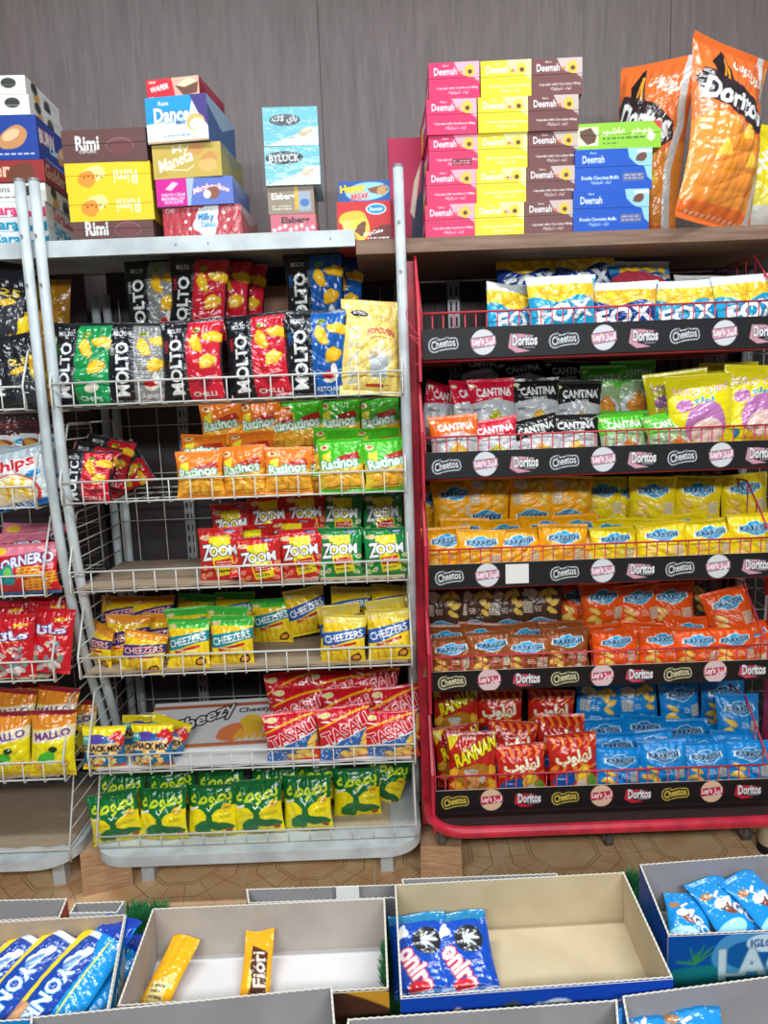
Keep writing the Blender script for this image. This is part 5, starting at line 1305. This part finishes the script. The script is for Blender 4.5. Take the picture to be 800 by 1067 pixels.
def oniro(c):
    c.rect(0, 0, 1, 1, (18, 66, 168)); c.ell(.52, .35, .14, .09, (206, 214, 220), wob=.15); c.text('oniro', .2, .55, .3, (236, 226, 230), h=.09, bold=.06, out=(190, 90, 90), ow=.03)
    c.text('Oro', .55, .6, .16, (240, 240, 230), h=.07, bold=.05); c.ell(.8, .5, .11, .05, (236, 226, 226), 8); c.ell(.8, .5, .1, .04, (196, 24, 44), 8); c.text('iSanti', .8, .5, .12, WHT, h=.03, bold=.03); c.ell(.93, .62, .035, .022, (170, 196, 50), 30); c.ell(.38, .5, .07, .06, (60, 70, 90), wob=.2)
tray('biscuit_tray', rim((417, 1040), (701, 1019), (650, 909), (411, 922)), .07, 'open blue-fronted tray holding two blue biscuit packs', oniro, inner=MKRAFT2, outer=(24, 70, 160))
def lago(c):
    c.rect(0, 0, 1, 1, (8, 72, 150)); c.band(lambda x: 0, lambda x: .35 + .08 * math.sin(7 * x), (16, 110, 120)); c.ell(.42, .62, .2, .13, (70, 140, 190), wob=.05); c.ell(.42, .58, .13, .08, (14, 84, 150)); c.ell(.5, .8, .1, .05, (196, 214, 226)); c.text('IGLOO', .5, .8, .15, (30, 60, 120), h=.04, bold=.03)
    c.text('LAGO', .55, .42, .56, (190, 206, 214), h=.16, bold=.06, out=(90, 120, 140), ow=.02); c.rect(.3, .1, .9, .2, (14, 60, 90))
    rr = random.Random(2)
    for cx in (.14, .9):
        for k in range(16): c.line([(cx, .45), (cx + rr.uniform(-.1, .1), .45 + rr.uniform(.05, .35))], .008, (50, 130, 80))
tray('wafer_tray', rim((696, 975), (900, 966), (862, 886), (666, 901)), .07, 'open blue tray with teal front holding coconut wafer bars', lago, inner=MGREYCARD, outer=(10, 72, 150), side=solid((8, 70, 150)))
def fiori(c):
    c.rect(0, 0, 1, 1, (52, 30, 24)); c.ell(.86, .75, .3, .1, (196, 140, 40), -20); c.ell(.82, .6, .3, .09, (70, 40, 26), -20); c.text('Fiori', .84, .35, .16, (170, 130, 90), h=.06, bold=.02)
tray('bar_tray', rim((122, 1049), (405, 1030), (401, 936), (159, 947)), .07, 'open white-floored tray holding two golden chocolate bars', fiori, inner=MWARMCARD, outer=(60, 40, 30), floor_m=MWHITECARD)
def yside(c):
    c.rect(0, 0, 1, 1, (20, 130, 200)); c.ell(.5, .3, .3, .1, (206, 190, 180), wob=.3); c.text('YONKE', .45, .6, .6, (226, 236, 244), h=.14, bold=.05, rot=0); c.ell(.8, .3, .1, .06, (120, 80, 60), wob=.2)
tray('bar_tray', rim((-110, 1072), (112, 1058), (131, 953), (-60, 964)), .07, 'open light blue tray crammed with blue and yellow bars', None, inner=MKRAFT, outer=(20, 120, 190), side=yside)
# nearer grey trays, only their far rims in the frame
tray('grey_carton_tray', [atz(20, 1180, ZR + .012), atz(356, 1150, ZR + .012), atz(346, 1028, ZR + .012), atz(32, 1060, ZR + .012)], .082, 'plain grey tray wall nearest the camera at bottom left', None, inner=MGREYCARD, outer=(128, 124, 124))
tray('grey_carton_tray', [atz(350, 1190, ZR), atz(652, 1165, ZR), atz(643, 1042, ZR), atz(362, 1062, ZR)], .07, 'plain grey tray at the bottom edge below the blue-fronted tray', None, inner=MGREYCARD, outer=(60, 80, 130))
tray('grey_carton_tray', [atz(672, 1170, ZR), atz(960, 1150, ZR), atz(900, 1004, ZR), atz(648, 1038, ZR)], .07, 'grey tray in the bottom right corner with blue wrappers inside', None, inner=MGREYCARD, outer=(40, 110, 180))
# farther trays seen over the rims
tray('grey_carton_tray', [atz(258, 936, ZR - .012), atz(420, 930, ZR - .012), atz(418, 916, ZR - .012), atz(256, 921, ZR - .012)], .05, 'far grey tray behind the bar tray, white label on it', None, inner=MGREYCARD, outer=(150, 146, 146))
tray('grey_carton_tray', [atz(424, 936, ZR - .022), atz(588, 928, ZR - .022), atz(580, 908, ZR - .022), atz(418, 914, ZR - .022)], .045, 'far grey tray behind the blue-fronted biscuit tray', None, inner=MGREYCARD, outer=(150, 150, 152))
tray('grey_carton_tray', [atz(-60, 962, ZR - .008), atz(62, 955, ZR - .008), atz(70, 935, ZR - .008), atz(-60, 938, ZR - .008)], .06, 'far brownish grey tray at the left edge behind the bars', None, inner=MGREYCARD, outer=(170, 60, 60))
tray('grey_carton_tray', [atz(72, 950, ZR - .012), atz(122, 949, ZR - .012), atz(130, 937, ZR - .012), atz(78, 939, ZR - .012)], .055, 'small far grey tray between the bars and the turf', None, inner=MGREYCARD, outer=(180, 180, 182))
q = MB(); a = atz(350, 925, ZR - .012); b = atz(374, 923, ZR - .012); q.hexa([(x, y, z) for x in (a.x, b.x) for y in (a.y - .002, a.y - .001) for z in (ZR - .035, ZR - .010)]); tag(q.build('price_card', MPAPER), 'small blank white card on the rim of the far grey tray', 'card')

# bars: flat flow packs
def bar_design(key, W, H, T, look, paint, name, cat='snack bar', m=None, crumple=.8):
    design(key, W, H, T, look, paint, m=m, variants=1, name=name, cat=cat, pitch=.0011, crumple=crumple, seal=.06, pinch=.03)
def fi(c):
    c.rect(0, 0, 1, 1, (240, 168, 20)); c.rect(.3, .1, .85, .78, (84, 44, 24)); c.poly([(.3, .78), (.85, .66), (.85, .8), (.3, .8)], (240, 168, 20)); c.text('Fiori', .58, .44, 1.2, (238, 226, 206), h=.4, rot=84, bold=.02, slant=.2); c.ell(.3, .3, .06, .3, (250, 206, 90), n=16)
bar_design('fiori', .042, .112, .018, 'golden chocolate bar', fi, 'chocolate_bar')
def fi2(c): c.rect(0, 0, 1, 1, (242, 172, 16)); c.rect(.5, .04, .54, .96, (214, 140, 10)); c.rect(.2, .1, .75, .34, (226, 206, 130)); c.fine(.22, .12, .72, .32, 3, (90, 80, 60)); 
bar_design('fiori_back', .042, .112, .018, 'golden chocolate bar turned back-up', fi2, 'chocolate_bar')
def onb(c):
    c.rect(0, 0, 1, 1, (16, 74, 180)); c.rect(0, .86, 1, 1, (20, 130, 180)); c.ell(.62, .6, .25, .24, (40, 42, 48), wob=.02)
    for k in range(6): c.ell(.62 + .08 * math.cos(k), .6 + .045 * math.sin(k), .11, .025, (196, 206, 200), k * 30)
    c.ell(.22, .72, .14, .08, (230, 236, 240), 40, wob=.3); c.text('oniro', .42, .28, .75, (240, 232, 236), h=.3, rot=-62, bold=.05, out=(200, 50, 70), ow=.05); c.ell(.42, .08, .18, .1, (214, 40, 60)); c.rect(0, 0, 1, .04, (30, 120, 190))
bar_design('oniro', .07, .1, .022, 'blue sandwich biscuit pack', onb, 'biscuit_pack')
def yk(c):
    c.rect(0, 0, 1, 1, (24, 66, 160)); c.rect(0, 0, .3, 1, (246, 214, 20)); c.rect(0, 0, .5, .35, (206, 150, 110)); c.ell(.3, .2, .2, .3, (226, 170, 120), wob=.1); c.ell(.62, .74, .2, .3, (216, 222, 230), wob=.3); c.ell(.6, .7, .12, .2, (110, 150, 200), wob=.3)
    c.text('YONKE', .66, .42, 1.5, (238, 244, 248), h=.34, rot=-90 + 180, bold=.03, flip=True, out=(20, 120, 190), ow=.04); c.fine(.6, .84, .95, .92, 2, (190, 206, 236)); c.rect(.3, .955, 1, 1, (220, 224, 232))
bar_design('yonke', .055, .17, .022, 'navy and yellow nut bar', yk, 'nut_bar')
def yk2(c):
    c.rect(0, 0, 1, 1, (18, 140, 214)); c.ell(.2, .6, .2, .35, (206, 160, 120), wob=.2); c.rect(.0, 0, .35, .5, (200, 206, 214)); c.text('YONKE', .2, .34, 1.4, (236, 240, 244), h=.26, rot=-90, bold=.03, out=(90, 110, 140), ow=.03); c.line([(.5, .2), (.62, .8)], .05, (230, 226, 90)); c.poly([(0, .86), (1, .8), (1, 1), (0, 1)], (14, 60, 170))
bar_design('yonke_blue', .055, .18, .022, 'sky blue nut bar', yk2, 'nut_bar')
def lg(c):
    c.rect(0, 0, 1, 1, (24, 140, 214)); c.ell(.2, .2, .5, .2, (160, 220, 240), 20); c.ell(.5, .5, .26, .12, (130, 70, 50), -30, wob=.06); c.ell(.38, .58, .16, .1, (240, 236, 230), 20); c.ell(.2, .72, .13, .09, (170, 120, 80)); c.text('LAGO', .68, .5, .9, WHT, h=.2, rot=-55, bold=.05, out=(20, 80, 160), ow=.03)
    rr = random.Random(3)
    for k in range(18): c.ell(rr.random(), rr.uniform(.78, .97), .015, .015, (210, 236, 246))
bar_design('lago', .062, .1, .02, 'light blue coconut wafer', lg, 'wafer_pack')
ROWS.clear()
def flat(key, x, y, z, rz, tilt=8, row='', roll=0, s=1.0):
    """a pack lying on its back: x, y is where its middle shows"""
    d = DES[key]; o = bag(key, 0, 500, 1, row=row, s=s)
    P = atz(x, y, z)
    o.rotation_euler = Euler((math.radians(-90 + tilt), math.radians(roll), math.radians(rz)), 'XYZ')
    o.location = P - o.rotation_euler.to_matrix() @ Vector((0, 0, d['H'] * s / 2))
    L = ROWS[(d['look'], row)]; L[-1] = (P.x, o, d['cat'])
    return o
def fix_labels(): finish_labels()
zf = ZT + .017
flat('fiori_back', 176, 1014, zf + .006, -14, 16, s=.85, row='in the white-floored tray'); flat('fiori', 268, 1008, zf + .008, 3, 20, s=.82, row='in the white-floored tray')
flat('oniro', 438, 993, zf + .01, 3, 22, row='in the blue-fronted tray'); flat('oniro', 482, 991, zf + .01, 4, 22, row='in the blue-fronted tray')
flat('lago', 717, 960, zf + .006, -14, 18, row='in the teal-fronted tray', s=.8); flat('lago', 757, 950, zf + .014, 16, 22, row='in the teal-fronted tray', s=.95); flat('lago', 796, 944, zf + .02, 26, 22, row='in the teal-fronted tray', s=.95)
for i, (x, y, k, a, dz) in enumerate(((-24, 1034, 'yonke', -30, .012), (12, 1030, 'yonke', -30, .016), (52, 1032, 'yonke', -30, .018))): flat(k, x, y, zf + dz, a, 18, row='in the crammed tray', s=.9)
flat('yonke_blue', 84, 1026, zf + .018, -22, 22, row='beside the yellow-edged bars', s=.95); flat('yonke_blue', 108, 1026, zf + .006, -18, 12, row='beside the yellow-edged bars', s=.8)
flat('lago', 685, 1092, zf + .012, 20, 22, row='in the bottom right tray'); flat('lago', 722, 1092, zf + .014, -14, 22, row='in the bottom right tray')
finish_labels()

# bottle base at the right edge, on the floor before the red rack
b = empty('round_canister', tuple(atz(803, 886, 0)))
q = MB(); q.tube([(0, 0, .03), (0, 0, .2)], .04, 24); q.build('canister_body', MKRAFT2, b, smooth=False)
q = MB(); q.tube([(0, 0, 0), (0, 0, .03)], .042, 24); q.build('black_base', MBLACK, b)
tag(b, 'pale canister with black base on the floor at right edge', 'canister')

# ------------------------------------------------------------------ light
def area(name, loc, size, power, rot=(0, 0, 0), col=(.95, .99, 1)):
    l = bpy.data.lights.new(name, 'AREA'); l.shape = 'RECTANGLE'; l.size, l.size_y = size; l.energy = power; l.color = col
    o = bpy.data.objects.new(name, l); C.objects.link(o); o.location = loc; o.rotation_euler = rot
area('ceiling_tube', (-.9, 1.15, 3.4), (1.3, .12), 46, (0, 0, 0)); area('ceiling_tube', (.9, 1.15, 3.4), (1.3, .12), 46, (0, 0, 0))
area('ceiling_tube', (-.7, -1.6, 2.7), (1.4, .25), 78, (math.radians(58), 0, 0)); area('ceiling_tube', (1.0, -1.6, 2.7), (1.4, .25), 78, (math.radians(58), 0, 0))
w = bpy.data.worlds.new('shop_air'); bpy.context.scene.world = w; w.use_nodes = True
w.node_tree.nodes['Background'].inputs[0].default_value = (.86, .93, 1, 1); w.node_tree.nodes['Background'].inputs[1].default_value = .2
sc = bpy.context.scene
sc.view_settings.view_transform = 'Standard'; sc.view_settings.look = 'None'; sc.view_settings.gamma = 1; sc.view_settings.use_curve_mapping = False
sc.view_settings.exposure = -0.5
